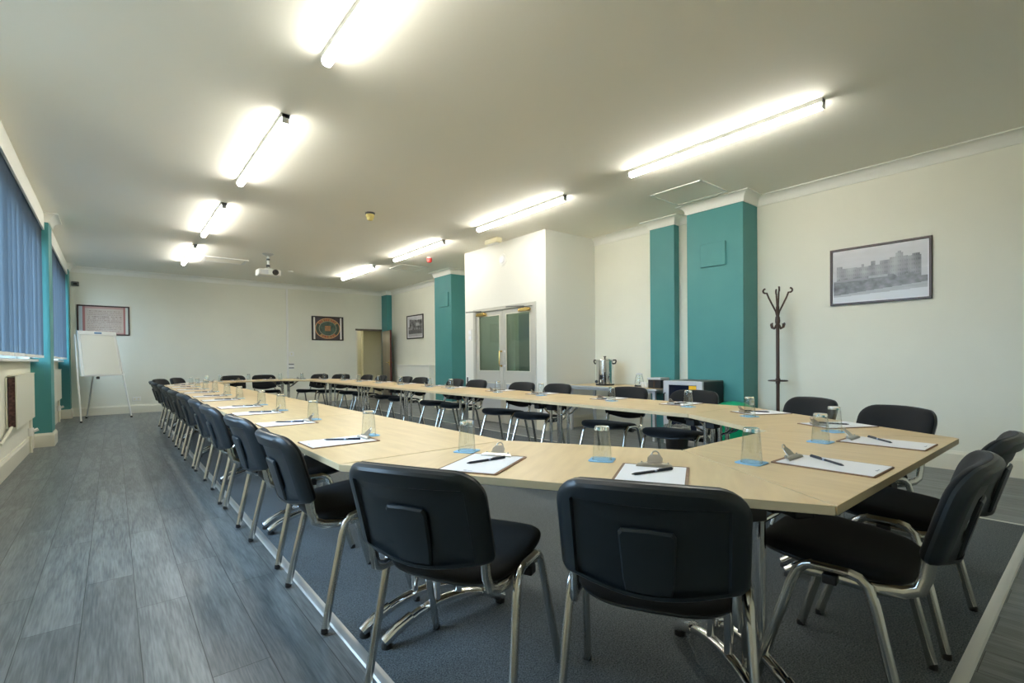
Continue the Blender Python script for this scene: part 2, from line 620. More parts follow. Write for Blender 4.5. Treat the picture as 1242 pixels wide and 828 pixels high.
# ------------------------------------------------------------------ windows and blinds
for i, (a, b) in enumerate(WIN):
    mb = MB()
    t = 0.06
    mb.box((XL - 0.2, a, WZ0), (XL - 0.12, b, WZ0 + t)).box((XL - 0.2, a, WZ1 - t), (XL - 0.12, b, WZ1))
    nb = 4
    for k in range(nb + 1):
        y = a + (b - a - t) * k / nb
        mb.box((XL - 0.195, y, WZ0 + t), (XL - 0.125, y + t, WZ1 - t))
    wn = struct('window_%d' % (i + 1), mb, M_white, 'white framed window in the %s bay of the window wall' % ['camera end', 'middle', 'far'][i], 'window')
    for k in range(nb):
        y0 = a + (b - a - t) * k / nb + t
        y1 = a + (b - a - t) * (k + 1) / nb
        MB().box((XL - 0.165, y0, WZ0 + t), (XL - 0.160, y1, WZ1 - t)).build('glass_pane', M_pane, wn)
    if i:
        struct('trim_%d' % (8 + i), MB().box((XL - 0.12, a, WZ0 - 0.02), (-0.76, b, WZ0 + 0.012)), M_white, 'white window sill under the %s blind' % ['', 'near', 'far'][i], 'window sill', bevel=0.004)
        struct('trim_%d' % (10 + i), MB().box((-0.71, a - 0.12, 2.90), (-0.69, b + 0.08, CEIL)), M_cove, 'cream pelmet board over the %s blind' % ['', 'near', 'far'][i], 'pelmet')


def vertical_blind(y0, y1, label, seed):
    rnd = random.Random(seed)
    t = thing('vertical_blind', label, 'blind', (-0.748, y0, 2.99), 0, 'blue vertical blinds')
    mb = MB().box((-0.02, 0, -0.0), (0.02, y1 - y0, 0.035))
    mb.build('headrail', M_white, t)
    sl, wt = MB(), MB()
    n = int((y1 - y0) / 0.088)
    zb = -1.795
    for k in range(n + 1):
        yc = k * (y1 - y0 - 0.1) / n + 0.05
        ang = radians(24 + rnd.uniform(-16, 16))
        dx, dy = sin(ang) * 0.0625, cos(ang) * 0.0625
        cx = 0.0
        sg = 5
        vs, fs = [], []
        for s_ in range(sg + 1):
            q = s_ / sg * 2 - 1
            bow = 0.006 * (1 - q * q)
            for z in (-0.005, zb):
                vs.append((cx + dx * q + bow, yc + dy * q, z))
        for s_ in range(sg):
            fs.append([2 * s_, 2 * s_ + 1, 2 * s_ + 3, 2 * s_ + 2])
        sl.add(vs, fs)
        wt.add([(cx + dx * q + e, yc + dy * q, z) for q in (-0.9, 0.9) for e in (-0.003, 0.007) for z in (zb - 0.004, zb + 0.028)],
               [(0, 1, 3, 2), (4, 6, 7, 5), (0, 4, 5, 1), (2, 3, 7, 6), (0, 2, 6, 4), (1, 5, 7, 3)])
    sl.build('fabric_vanes', M_blind, t, sharp=80)
    wt.tube([(0.012, 0.02, zb + 0.004), (0.012, y1 - y0 - 0.02, zb + 0.004)], 0.004, 6)
    wt.build('bottom_weights', M_white, t)
    return t


vertical_blind(5.1, 8.99, 'blue vertical blind in front of the teal column, closer to the camera', 1)
vertical_blind(9.52, 13.22, 'blue vertical blind in the far bay beside the flip chart', 2)


def radiator(y0, y1, x, label, broken):
    t = thing('radiator', label, 'radiator', (x, y0, 0.45), 0, 'radiators under the windows')
    ln, h = y1 - y0, 0.54
    mb = MB().box((-0.012, 0, 0), (0.0, ln, h)).box((-0.07, 0.02, h), (0.006, ln, h + 0.014))
    mb.build('front_panel', M_rad, t, bevel=0.004)
    fn = MB()
    y = 0.02
    while y < min(ln, 1.6):
        fn.box((-0.065, y, 0.02), (-0.014, y + 0.006, h - 0.02))
        y += 0.022
    fn.build('fins', M_rust, t)
    MB().box((-0.082, 0, 0.01), (-0.07, ln, h - 0.01)).build('back_panel', M_rad, t)
    mb = MB()
    mb.tube([(-0.045, ln - 0.02, 0.06), (-0.045, ln + 0.055, 0.03), (-0.045, ln + 0.06, -0.06), (-0.045, ln + 0.06, -0.45)], 0.016, 10)
    mb.build('pipe', M_rad, t)
    v = MB().tube([(-0.045, ln + 0.06, -0.24), (-0.045, ln + 0.06, -0.14)], 0.028, 10)
    v.tube([(-0.045, ln + 0.06, -0.19), (0.02, ln + 0.06, -0.16)], 0.02, 10)
    v.build('valve', M_white, t)
    mb = MB().tube([(-0.04, 0.0, 0.02), (-0.045, -0.08, 0.0), (-0.06, -0.5, -0.09)], 0.014, 8)
    mb.build('pipe', M_rad, t)
    return t


radiator(7.05, 8.50, -0.765, 'cream radiator under the near blind with its rusty fins showing at one end', True)
radiator(10.75, 12.6, -0.765, 'cream radiator in the far bay beyond the teal column', False)

# ------------------------------------------------------------------ far doorway, open door, corridor
mb = MB().box((DX0 - 0.05, YF - 0.02, DZ), (DX1 + 0.05, YF + 0.13, DZ + 0.05))
mb.box((DX0 - 0.035, YF - 0.012, 0), (DX0, YF + 0.13, DZ), 1).box((DX1, YF - 0.012, 0), (DX1 + 0.035, YF + 0.13, DZ), 1)
struct('trim_13', mb, [M_darkwood, M_base], 'door lining with a dark head round the open doorway', 'door frame')
dl = tag(bpy.data.objects.new('door_1', None), 'brown veneered door standing open into the room', 'door', kind='structure')
COL.objects.link(dl)
dl.location = (DX1 - 0.01, YF - 0.03, 0)
dl.rotation_euler = (0, 0, radians(-90 - 9))
MB().box((0, -0.022, 0.01), (0.78, 0.022, DZ - 0.01)).build('door_leaf', M_darkwood, dl, bevel=0.002)
MB().box((0.78, -0.023, 0.01), (0.786, 0.023, DZ - 0.01)).build('door_edge', mat('dark_red_edge', (0.10, 0.02, 0.02), 0.4), dl)
hb = MB().box((0.69, -0.028, 0.96), (0.73, -0.022, 1.12)).tube([(0.71, -0.026, 1.05), (0.71, -0.07, 1.05), (0.61, -0.07, 1.05)], 0.009, 8)
hb.box((0.69, 0.022, 0.96), (0.73, 0.028, 1.12)).tube([(0.71, 0.026, 1.05), (0.71, 0.07, 1.05), (0.61, 0.07, 1.05)], 0.009, 8)
hb.build('door_handle', M_brass, dl)
# corridor
mb = MB().box((4.0, YF + 3.2, 0), (8.6, YF + 3.3, 2.6)).box((4.0, YF + 0.12, 0), (4.1, YF + 3.2, 2.6)).box((8.5, YF + 0.12, 0), (8.6, YF + 3.2, 2.6))
mb.box((6.05, YF + 1.1, 0), (8.5, YF + 1.25, 2.6)).box((XR + 0.15, YF, 0), (8.6, YF + 0.12, 2.6))
struct('wall_corridor', mb, M_corridor, 'pale corridor walls seen through the open door', 'wall')
struct('ceiling_corridor', MB().box((4.0, YF + 0.12, 2.6), (8.6, YF + 3.3, 2.7)), M_ceil, 'corridor ceiling', 'ceiling')

# ------------------------------------------------------------------ glazed double doors in the lobby
mb = MB()
mb.box((XB - 0.015, GY0 - 0.04, 0), (XB + 0.1, GY0 + 0.03, GZ + 0.02)).box((XB - 0.015, GY1 - 0.03, 0), (XB + 0.1, GY1 + 0.04, GZ + 0.02)).box((XB - 0.015, GY0 + 0.03, GZ - 0.035), (XB + 0.1, GY1 - 0.03, GZ + 0.02))
struct('trim_14', mb, M_doorpaint, 'pale grey frame round the glazed double doors', 'door frame', bevel=0.003)
YM = (GY0 + GY1) / 2


def glazed_leaf(name, y0, y1, hinge_high, label):
    d = tag(bpy.data.objects.new(name, None), label, 'door', kind='structure')
    COL.objects.link(d)
    d.location = (XB + 0.03, y0, 0)
    w_ = y1 - y0
    s_ = 0.085
    z0, z1 = 0.905, GZ - 0.115
    top = GZ - 0.04
    mb = MB()
    mb.box((-0.022, 0.003, 0.008), (0.022, s_, top)).box((-0.022, w_ - s_, 0.008), (0.022, w_ - 0.003, top))
    mb.box((-0.022, s_, z1), (0.022, w_ - s_, top)).box((-0.022, s_, 0.70), (0.022, w_ - s_, z0)).box((-0.022, s_, 0.008), (0.022, w_ - s_, 0.22))
    mb.build('door_leaf', M_doorpaint, d, bevel=0.003)
    MB().box((-0.004, s_, z0), (0.004, w_ - s_, z1)).build('glass_pane', M_doorglass, d)
    bd = MB()
    for (a, b) in (((s_, z0), (w_ - s_, z0 + 0.012)), ((s_, z1 - 0.012), (w_ - s_, z1)), ((s_, z0), (s_ + 0.012, z1)), ((w_ - s_ - 0.012, z0), (w_ - s_, z1)), ((s_, 0.69), (w_ - s_, 0.705))):
        bd.box((-0.028, a[0], a[1]), (-0.02, b[0], b[1]))
    bd.build('glazing_bead', M_base, d)
    MB().box((-0.008, s_, 0.22), (0.008, w_ - s_, 0.70)).build('lower_panel', mat('lower_door_panel', (0.50, 0.53, 0.56), 0.45), d)
    hy = s_ * 0.5 if hinge_high else w_ - s_ * 0.5
    hn = MB()
    if hinge_high:
        hn.tube([(-0.022, hy, 1.00), (-0.07, hy, 1.00), (-0.075, hy, 1.03), (-0.075, hy, 1.22), (-0.07, hy, 1.25), (-0.022, hy, 1.25)], 0.012, 10)
    for z in (1.00, 1.25):
        hn.lathe([(0.02, 0), (0.02, 0.006)], (0, 0, 0), 12)
        for q in range(24, 0, -1):
            p = hn.v[-q]
            hn.v[-q] = Vector((-0.022 - p.z, hy + p.x, z + p.y))
    hn.build('pull_handle' if hinge_high else 'bolt_plate', M_brass if hinge_high else M_alu, d)
    cy = w_ - 0.20 if hinge_high else 0.20
    cl = MB().box((-0.085, cy - 0.12, top - 0.075), (-0.022, cy + 0.10, top - 0.02))
    cl.tube([(-0.055, cy - 0.15, top - 0.05), (-0.055, cy + 0.13, top - 0.05)], 0.024, 12)
    c = cl.build('door_closer', M_brass, d, bevel=0.004)
    ey = cy + (0.34 if hinge_high else -0.02)
    MB().tube([(-0.055, cy, top - 0.015), (-0.055, cy, top + 0.012), (-0.13, cy + 0.16, top + 0.014), (-0.16, cy + 0.33, top + 0.016)], 0.010, 8).build('closer_arm', MATS['grey_plastic'], c)
    return d


glazed_leaf('door_2', GY0 + 0.03, YM, False, 'glazed door leaf closer to the coffee urn')
glazed_leaf('door_3', YM, GY1 - 0.03, True, 'glazed door leaf closer to the far teal column')
# things seen dimly through the glass: a panelled inner door and a louvred shutter
mb = MB().box((XR - 0.04, 6.65, 0), (XR, 7.5, 2.0))
d4 = tag(mb.build('door_4', mat('lobby_door_paint', (0.42, 0.44, 0.40), 0.5), bevel=0.004), 'panelled inner door seen through the glazed doors', 'door', kind='structure')
for (y0, y1, z0, z1) in ((6.74, 7.03, 0.95, 1.5), (7.12, 7.41, 0.95, 1.5), (6.74, 7.03, 1.58, 1.88), (7.12, 7.41, 1.58, 1.88), (6.74, 7.03, 0.2, 0.8), (7.12, 7.41, 0.2, 0.8)):
    MB().box((XR - 0.055, y0, z0), (XR - 0.04, y1, z1)).build('door_panel', MATS['lobby_door_paint'], d4, bevel=0.006)
mb = MB().box((XR - 0.05, 5.68, 0.1), (XR - 0.003, 5.72, 2.0)).box((XR - 0.05, 6.48, 0.1), (XR - 0.003, 6.52, 2.0))
sh = tag(mb.build('louvred_shutter', mat('dark_shutter_paint', (0.05, 0.10, 0.10), 0.5)), 'dark louvred shutter seen through the right glazed door', 'shutter')
ls = MB()
z = 0.14
while z < 1.96:
    ls.add([(XR - 0.045, 5.72, z), (XR - 0.045, 6.48, z), (XR - 0.012, 6.48, z + 0.03), (XR - 0.012, 5.72, z + 0.03), (XR - 0.045, 5.72, z + 0.006), (XR - 0.045, 6.48, z + 0.006), (XR - 0.012, 6.48, z + 0.036), (XR - 0.012, 5.72, z + 0.036)],
           [(3, 2, 1, 0), (4, 5, 6, 7), (0, 1, 5, 4), (2, 3, 7, 6)])
    z += 0.05
ls.build('slats', mat('shutter_slat_paint', (0.22, 0.30, 0.28), 0.5), sh)

# ------------------------------------------------------------------ strip lights
def strip_light():
    t = thing('strip_light', '', 'ceiling light', (0, 0, CEIL))
    ln = 1.84
    MB().box((-0.034, 0, -0.036), (0.034, ln, 0)).build('housing', M_white, t, bevel=0.004)
    mb = MB()
    rings = []
    for y in (0.012, ln - 0.012):
        r = []
        for k in range(13):
            a = -pi / 2 - 0.5 + (pi + 1.0) * k / 12
            r.append((0.034 * sin(a), y, -0.048 - 0.034 * cos(a)))
        rings.append(r)
    mb.rings(rings)
    mb.build('diffuser', M_lamp, t, sharp=60)
    for y in (0, ln - 0.012):
        MB().box((-0.028, y, -0.078), (0.028, y + 0.012, 0)).build('end_cap', M_white, t, bevel=0.003)
    return t


lamp0 = strip_light()
k = 0
for side, x in (('window', 1.11), ('coat stand', 4.31)):
    for i, y in enumerate((1.42, 4.23, 7.06, 9.86)):
        o = lamp0 if k == 0 else copy_tree(lamp0)
        k += 1
        place(o, (x, y, CEIL), 0, 'lit white strip light on the %s side of the ceiling, %s from the camera' % (side, ORD[i]), 'ceiling light', 'ceiling strip lights')
# unseen batten added to brighten the corridor beyond the far doorway
o = copy_tree(lamp0)
place(o, (5.6, YF + 1.4, 2.6), pi / 2 * 0, 'added strip light brightening the corridor beyond the open door', 'ceiling light')
o.rotation_euler = (0, 0, -pi / 2)
o.location = (4.6, YF + 2.85, 2.6)

t = thing('lobby_fill_light', 'added round fill lamp inside the lobby behind the glazed doors', 'ceiling light', (5.75, 6.6, CEIL))  # invented lamp, added so the lobby interior isn't black through the glass
MB().lathe([(0.15, -0.03), (0.155, 0)], n=28).build('base', M_white, t)
MB().lathe([(0.001, -0.09), (0.07, -0.082), (0.12, -0.06), (0.14, -0.03)], n=28).build('diffuser', emit('lobby_fill_glow', (1.0, 0.96, 0.86), 26), t)

# ------------------------------------------------------------------ things on the ceiling
t = thing('projector', 'white projector hanging from the ceiling on a short pole', 'projector', (2.27, 9.97, CEIL))
MB().lathe([(0.03, -0.05), (0.09, -0.012), (0.10, 0)], n=24).build('ceiling_plate', M_alu, t)
pm = MB().tube([(0, 0, -0.03), (0, 0, -0.30)], 0.02, 14).build('pole', M_white, t)
MB().lathe([(0.032, -0.125), (0.032, -0.09)], n=16).build('collar', M_black, pm)
MB().lathe([(0.034, -0.245), (0.034, -0.205)], n=16).build('collar', M_black, pm)
MB().box((-0.06, -0.05, -0.30), (0.06, 0.05, -0.275)).build('bracket', M_alu, t, bevel=0.004)
mb = MB().box((-0.19, -0.14, -0.415), (0.19, 0.14, -0.30))
mb.build('casing', M_white, t, bevel=0.018)
ln_ = MB()
ln_.lathe([(0.052, 0), (0.052, 0.03), (0.040, 0.034), (0.036, 0.015), (0.001, 0.010)], n=24)
ln_.v = [Vector((p.x + 0.09, -0.14 - p.z, p.y - 0.357)) for p in ln_.v]
ln_.build('lens', M_black, t)
MB().box((-0.165, -0.144, -0.40), (-0.03, -0.139, -0.32)).build('vent_grille', M_silver, t)

t = thing('smoke_detector', 'amber smoke detector on the middle of the ceiling', 'detector', (2.735, 6.38, CEIL))
MB().lathe([(0.062, -0.022), (0.066, 0)], n=24).build('base', M_blkframe, t)
MB().lathe([(0.012, -0.105), (0.030, -0.10), (0.042, -0.085), (0.045, -0.065), (0.055, -0.06), (0.058, -0.024)], n=24).build('body', M_amber, t)

t = thing('alarm_sounder', 'red alarm sounder on the ceiling near the teal column', 'alarm', (4.83, 8.46, CEIL))
MB().lathe([(0.05, -0.02), (0.05, 0)], n=20).build('base', M_white, t)
MB().lathe([(0.035, -0.10), (0.048, -0.085), (0.052, -0.02)], n=20).build('sounder', M_red, t)

t = thing('emergency_light', 'cream emergency light box on the ceiling above the lobby corner', 'emergency light', (4.95, 6.54, CEIL))
MB().box((-0.055, -0.17, -0.075), (0.055, 0.17, 0)).build('casing', M_cream, t, bevel=0.008)
MB().box((-0.045, -0.12, -0.088), (0.045, 0.16, -0.075)).build('diffuser', M_white, t, bevel=0.006)

t = thing('ceiling_vent', 'white rectangular air vent on the ceiling by the projector', 'vent', (1.73, 11.05, CEIL), 0.0)
mb = MB()
for (a, b) in (((-0.38, -0.25), (0.38, -0.20)), ((-0.38, 0.20), (0.38, 0.25)), ((-0.38, -0.20), (-0.32, 0.20)), ((0.32, -0.20), (0.38, 0.20))):
    mb.box((a[0], a[1], -0.022), (b[0], b[1], 0))
mb.build('frame', M_white, t, bevel=0.004)
mb = MB()
for q in range(9):
    y = -0.18 + q * 0.042
    mb.add([(-0.32, y, -0.004), (0.32, y, -0.004), (0.32, y + 0.03, -0.02), (-0.32, y + 0.03, -0.02)], [(0, 1, 2, 3)])
mb.build('louvre', M_ceil, t)


def hatch(x0, x1, y0, y1, label):
    t = thing('ceiling_hatch', label, 'hatch', ((x0 + x1) / 2, (y0 + y1) / 2, CEIL))
    a, b = (x1 - x0) / 2, (y1 - y0) / 2
    mb = MB()
    mb.box((-a, -b, -0.012), (a, -b + 0.025, 0)).box((-a, b - 0.025, -0.012), (a, b, 0)).box((-a, -b, -0.012), (-a + 0.025, b, 0)).box((a - 0.025, -b, -0.012), (a, b, 0))
    mb.build('frame', M_cove, t)
    MB().box((-a + 0.025, -b + 0.025, -0.006), (a - 0.025, b - 0.025, 0)).build('panel', M_ceil, t)


hatch(5.16, 5.78, 2.93, 3.62, 'square ceiling hatch beside the wide teal column')
hatch(4.70, 5.32, 9.38, 10.0, 'square ceiling hatch near the far teal column')

for i, (x, y, lab) in enumerate(((3.1, 11.6, 'small white disc on the ceiling beyond the projector'),)):
    t = tag(MB().lathe([(0.05, -0.012), (0.055, 0)], (0, 0, 0), 20).build('blanking_disc', M_white, loc=(x, y, CEIL)), lab, 'disc')

# ------------------------------------------------------------------ small fittings on the walls
t = thing('motion_sensor', 'small dark sensor high in the corner over the flip chart', 'sensor', (-0.60, YF - 0.0, 2.76))
MB().box((-0.05, -0.05, -0.04), (0.07, -0.0, 0.05)).build('casing', mat('grey_plastic', (0.12, 0.13, 0.12), 0.5), t, bevel=0.008)
MB().box((-0.02, -0.058, -0.02), (0.04, -0.05, 0.02)).build('lens', M_black, t)

t = thing('cable_trunking', 'white vertical cable trunking on the far wall', 'trunking', (3.545, YF, 0.185))
MB().box((-0.022, -0.018, 0), (0.022, 0, CEIL - 0.115 - 0.185)).build('trunking', M_white, t)


def plate(name, label, cat, loc, wdt, hgt, face, mat_, extra=None):
    """a wall plate; face '-y' on the far wall, '-x' on a wall to the right"""
    t = thing(name, label, cat, loc)
    if face == '-y':
        MB().box((-wdt / 2, -0.012, -hgt / 2), (wdt / 2, 0, hgt / 2)).build('plate', mat_, t, bevel=0.003)
        for (x, z, a, b, mm) in extra or ():
            MB().box((x - a / 2, -0.018, z - b / 2), (x + a / 2, -0.012, z + b / 2)).build('rocker', mm, t)
    else:
        MB().box((-0.012, -wdt / 2, -hgt / 2), (0, wdt / 2, hgt / 2)).build('plate', mat_, t, bevel=0.003)
        for (x, z, a, b, mm) in extra or ():
            MB().box((-0.018, x - a / 2, z - b / 2), (-0.012, x + a / 2, z + b / 2)).build('rocker', mm, t)
    return t


plate('wall_socket', 'white double socket low on the far wall beside the flip chart', 'socket', (0.39, YF, 0.31), 0.15, 0.09, '-y', M_white, [(-0.035, 0.0, 0.03, 0.03, M_cream), (0.035, 0.0, 0.03, 0.03, M_cream)])
plate('light_switch', 'white switch on the trunking of the far wall', 'switch', (3.64, YF, 1.30), 0.12, 0.12, '-y', M_white, [(0, 0, 0.03, 0.05, M_cream)])
plate('wall_socket', 'white connection plate with dark inserts under the switch on the far wall', 'socket', (3.63, YF, 0.98), 0.15, 0.15, '-y', M_white, [(0.0, 0.05, 0.13, 0.025, mat('grey_plastic')), (0.0, -0.045, 0.13, 0.025, mat('grey_plastic'))])
plate('thermostat', 'small pale control box between the oval sign and the door', 'control', (4.87, YF, 1.46), 0.08, 0.05, '-y', M_wall)
plate('light_switch', 'white switch panel on the lobby wall beside the glazed doors', 'switch', (XB, 7.60, 1.57), 0.12, 0.21, '-x', M_white, [(0, 0.05, 0.07, 0.06, M_paper), (0, -0.05, 0.07, 0.06, M_paper)])
plate('wall_socket', 'white socket with a black plug at the far end of the lobby wall', 'socket', (XB, 7.69, 0.73), 0.09, 0.13, '-x', M_white, [(0.0, 0.0, 0.04, 0.1, M_black)])
t = thing('wall_disc', 'round white cover high on the lobby wall above the glazed doors', 'cover', (XB, 6.60, 2.815))
mb = MB().lathe([(0.105, 0), (0.10, 0.012), (0.07, 0.016)], n=32)
mb.v = [Vector((-p.z, p.x, p.y)) for p in mb.v]
mb.build('cover', M_white, t)
mb = MB().lathe([(0.065, 0.016), (0.055, 0.030)], n=32)
mb.v = [Vector((-p.z, p.x, p.y)) for p in mb.v]
mb.build('dome', M_paper, t)


def access_panel(x, y0, y1, z0, z1, label):
    t = thing('access_panel', label, 'panel', (x, (y0 + y1) / 2, (z0 + z1) / 2))
    a, b = (y1 - y0) / 2, (z1 - z0) / 2
    MB().box((-0.022, -a, -b), (0, a, b)).build('cover', M_teal, t, bevel=0.003)
    return t


access_panel(5.949, 3.05, 3.385, 2.275, 2.57, 'teal cover panel high on the wide teal column')
access_panel(5.80, 9.32, 9.72, 2.30, 2.62, 'teal cover panel high on the far teal column')
plate('wall_socket', 'white socket low on the side of the wide teal column', 'socket', (6.15, 2.836, 0.56), 0.12, 0.09, '-y', M_white, [(0, 0, 0.05, 0.03, M_cream)])

# ------------------------------------------------------------------ framed pictures (prints made of coloured grid cells)
def fbm(x, y, o=4):
    return noise.fractal(Vector((x, y, 3.1)), 1.0, 2.0, o)


def framed(name, label, wdt, hgt, loc, rz, frame_mat, fw_, ink, nx, ny, mat_name, depth=0.025):
    t = thing(name, label, 'picture', loc, rz)
    a, b = wdt / 2, hgt / 2
    mb = MB()
    mb.box((-a, -depth, -b), (a, 0, -b + fw_)).box((-a, -depth, b - fw_), (a, 0, b)).box((-a, -depth, -b + fw_), (-a + fw_, 0, b - fw_)).box((a - fw_, -depth, -b + fw_), (a, 0, b - fw_))
    mb.build('frame', frame_mat, t, bevel=0.003)
    ia, ib = a - fw_, b - fw_
    mb = MB()
    vs = [(-ia + 2 * ia * i / nx, -0.010, -ib + 2 * ib * j / ny) for j in range(ny + 1) for i in range(nx + 1)]
    fs = [(j * (nx + 1) + i, j * (nx + 1) + i + 1, (j + 1) * (nx + 1) + i + 1, (j + 1) * (nx + 1) + i) for j in range(ny) for i in range(nx)]
    mb.add(vs, fs)
    pr = mb.build('print', print_mat(mat_name), t, smooth=False)
    at_ = pr.data.color_attributes.new('ink', 'FLOAT_COLOR', 'CORNER')
    cols = []
    for j in range(ny):
        for i in range(nx):
            c = ink((i + 0.5) / nx, (j + 0.5) / ny)
            cols += [*c, 1] * 4
    at_.data.foreach_set('color', cols)
    return t


def ink_works(u, v):
    """grey photograph of a large works building behind open ground"""
    if u < 0.012 or u > 0.988 or v < 0.02 or v > 0.98:
        return (0.72, 0.72, 0.74)
    g0 = 0.12 + 0.10 * u                                  # pale foreground strip
    if v < g0 * 0.55 + 0.05:
        return (0.62, 0.64, 0.66)
    if v < g0 + 0.02 * u + 0.03:
        q = 0.40 + 0.06 * fbm(u * 6, v * 30)
        return (q, q * 1.02, q * 1.05)
    sky = 0.52 + 0.14 * (v - 0.5) + 0.05 * fbm(u * 3, v * 6)
    top = 0.0
    for (x0, x1, h) in ((0.05, 0.28, 0.66), (0.05, 0.11, 0.70), (0.28, 0.40, 0.64), (0.33, 0.35, 0.70), (0.40, 0.52, 0.66), (0.43, 0.47, 0.73), (0.52, 0.64, 0.72), (0.62, 0.80, 0.76), (0.68, 0.75, 0.82), (0.70, 0.73, 0.86), (0.80, 0.925, 0.74), (0.84, 0.91, 0.78)):
        if x0 <= u <= x1:
            top = max(top, h)
    if u < 0.05:
        top = 0.42
    if u > 0.925:
        top = 0.38
    if v < top:
        base = 0.27 + 0.06 * sin(u * 40) + 0.13 * fbm(u * 5 + 2, v * 4)
        win = 0.045 * (1 if (int(u * 90) % 2 and int(v * 26) % 2) else -0.4)
        d = base - win
        if u > 0.78:
            d -= 0.06
        if v < 0.44 + 0.08 * fbm(u * 9, 1.0):
            d = 0.15 + 0.10 * fbm(u * 14, v * 12) + 0.05 * u
        if 0.40 < u < 0.60 and 0.42 < v < 0.47:
            d = 0.36 + 0.06 * fbm(u * 40, v * 20)
        if u < 0.36 and 0.40 < v < 0.45:
            d = 0.26
        d = max(0.05, d)
        return (d, d * 1.01, d * 1.04)
    if abs(v - (0.50 + 0.10 * (u - 0.65))) < 0.006 and u > 0.64:
        return (0.6, 0.6, 0.6)
    return (sky, sky, sky * 1.02)


def ink_small(u, v):
    if u < 0.07 or u > 0.95 or v < 0.05 or v > 0.95:
        return (0.70, 0.70, 0.73)
    if v < 0.18:
        q = 0.40 + 0.08 * fbm(u * 6, v * 10)
        return (q, q, q * 1.04)
    roof = 0.88 - 0.10 * u if u < 0.62 else 0.80 + 0.1 * (u - 0.62)
    if v > roof or (u < 0.14 and v > 0.5):
        q = 0.60 + 0.1 * fbm(u * 4, v * 4)
        return (q, q, q * 1.05)
    d = 0.13 + 0.20 * fbm(u * 5, v * 6) + (0.10 if int(u * 12) % 2 and int(v * 9) % 2 else 0)
    if v < 0.36:
        d = 0.08 + 0.12 * abs(fbm(u * 8, v * 20))
    if 0.55 < u < 0.75 and 0.55 < v < 0.68:
        d = 0.45
    d = min(max(d, 0.03), 0.6)
    return (d, d, d * 1.05)


def ink_notice(u, v):
    """pale certificate in a red-brown border with rows of small text"""
    if u < 0.075 or u > 0.945:
        return (0.55, 0.62, 0.66) if u < 0.075 else (0.66, 0.68, 0.60)
    if u < 0.125 or u > 0.90:
        return (0.42, 0.17, 0.15)
    if v > 0.93 or v < 0.06:
        return (0.50, 0.30, 0.26)
    base = (0.56, 0.46, 0.38)
    row = v * 15
    fr = row - math.floor(row)
    if 0.3 < fr < 0.72 and 0.17 < u < 0.86 and v < 0.88:
        if noise.noise(Vector((u * 70, math.floor(row) * 3.7, 0))) > -0.1:
            k_ = 0.75 if int(row) % 3 else 0.62
            return (base[0] * k_, base[1] * k_ * 0.92, base[2] * k_ * 0.92)
    return base


def ink_oval(u, v):
    """oval badge in brick, gold and green with a ring of lettering-like marks"""
    if 0.02 < u < 0.075 or 0.925 < u < 0.98:
        return (0.86, 0.84, 0.78)
    x, y = (u - 0.5) / 0.43, (v - 0.5) / 0.475
    r = sqrt(x * x + y * y)
    if r > 1.0:
        q = 0.055 + 0.02 * fbm(u * 12, v * 12)
        return (q * 1.25, q * 0.95, q * 1.0)
    if r > 0.93:
        return (0.62, 0.33, 0.16)
    a = atan2(y, x)
    if r > 0.70:
        top, bot = 0.55 < a < 2.6, -2.35 < a < -0.75
        if top or bot:
            n_ = 9 if top else 6
            span = (a - (0.55 if top else -2.35)) / (2.05 if top else 1.6) * n_
            f = span - math.floor(span)
            inner = abs((r - 0.815) / 0.09)
            if 0.16 < f < 0.84 and inner < 1:
                hole = (0.40 < f < 0.60) and inner < 0.5 and (int(span) % 2 == 0)
                bar = (0.35 < f < 0.8) and 0.25 < inner < 0.6 and int(span) % 2
                if not hole and not bar:
                    return (0.60, 0.20, 0.08) if (int(span) % 3) else (0.58, 0.34, 0.12)
            return (0.20, 0.10, 0.05)
        return (0.065, 0.085, 0.055)
    if r > 0.655:
        return (0.36, 0.33, 0.24)
    if abs(x) < 0.24 and abs(y) < 0.26:
        q = 0.8 + 0.3 * fbm(u * 20, v * 20)
        return (0.50 * q, 0.24 * q, 0.10 * q)
    q = 1 + 0.5 * fbm(u * 8, v * 8)
    return (0.075 * q, 0.115 * q, 0.085 * q)


framed('framed_photograph', 'large framed grey photograph of a works building on the right wall', 0.89, 0.625, (XR, 1.578, 1.995), -pi / 2, M_frame, 0.022, ink_works, 150, 90, 'works_photograph')
framed('framed_photograph', 'small framed black and white photograph between far door and teal column', 0.92, 0.64, (XR, 11.88, 2.005), -pi / 2, M_blkframe, 0.03, ink_small, 60, 44, 'building_photograph')
framed('framed_notice', 'framed red-bordered notice behind the flip chart', 0.87, 0.635, (-0.14, YF, 2.02), 0, M_frame, 0.028, ink_notice, 160, 75, 'printed_notice')
framed('framed_sign', 'framed oval badge sign in orange and green on the far wall', 0.86, 0.655, (4.59, YF, 2.0), 0, M_blkframe, 0.03, ink_oval, 130, 100, 'oval_badge')

# ------------------------------------------------------------------ tables
TH = 0.73
LS = 1.6528                       # length of a table in the two long runs
Y0R = 1.836
Y1R = Y0R + 5 * LS


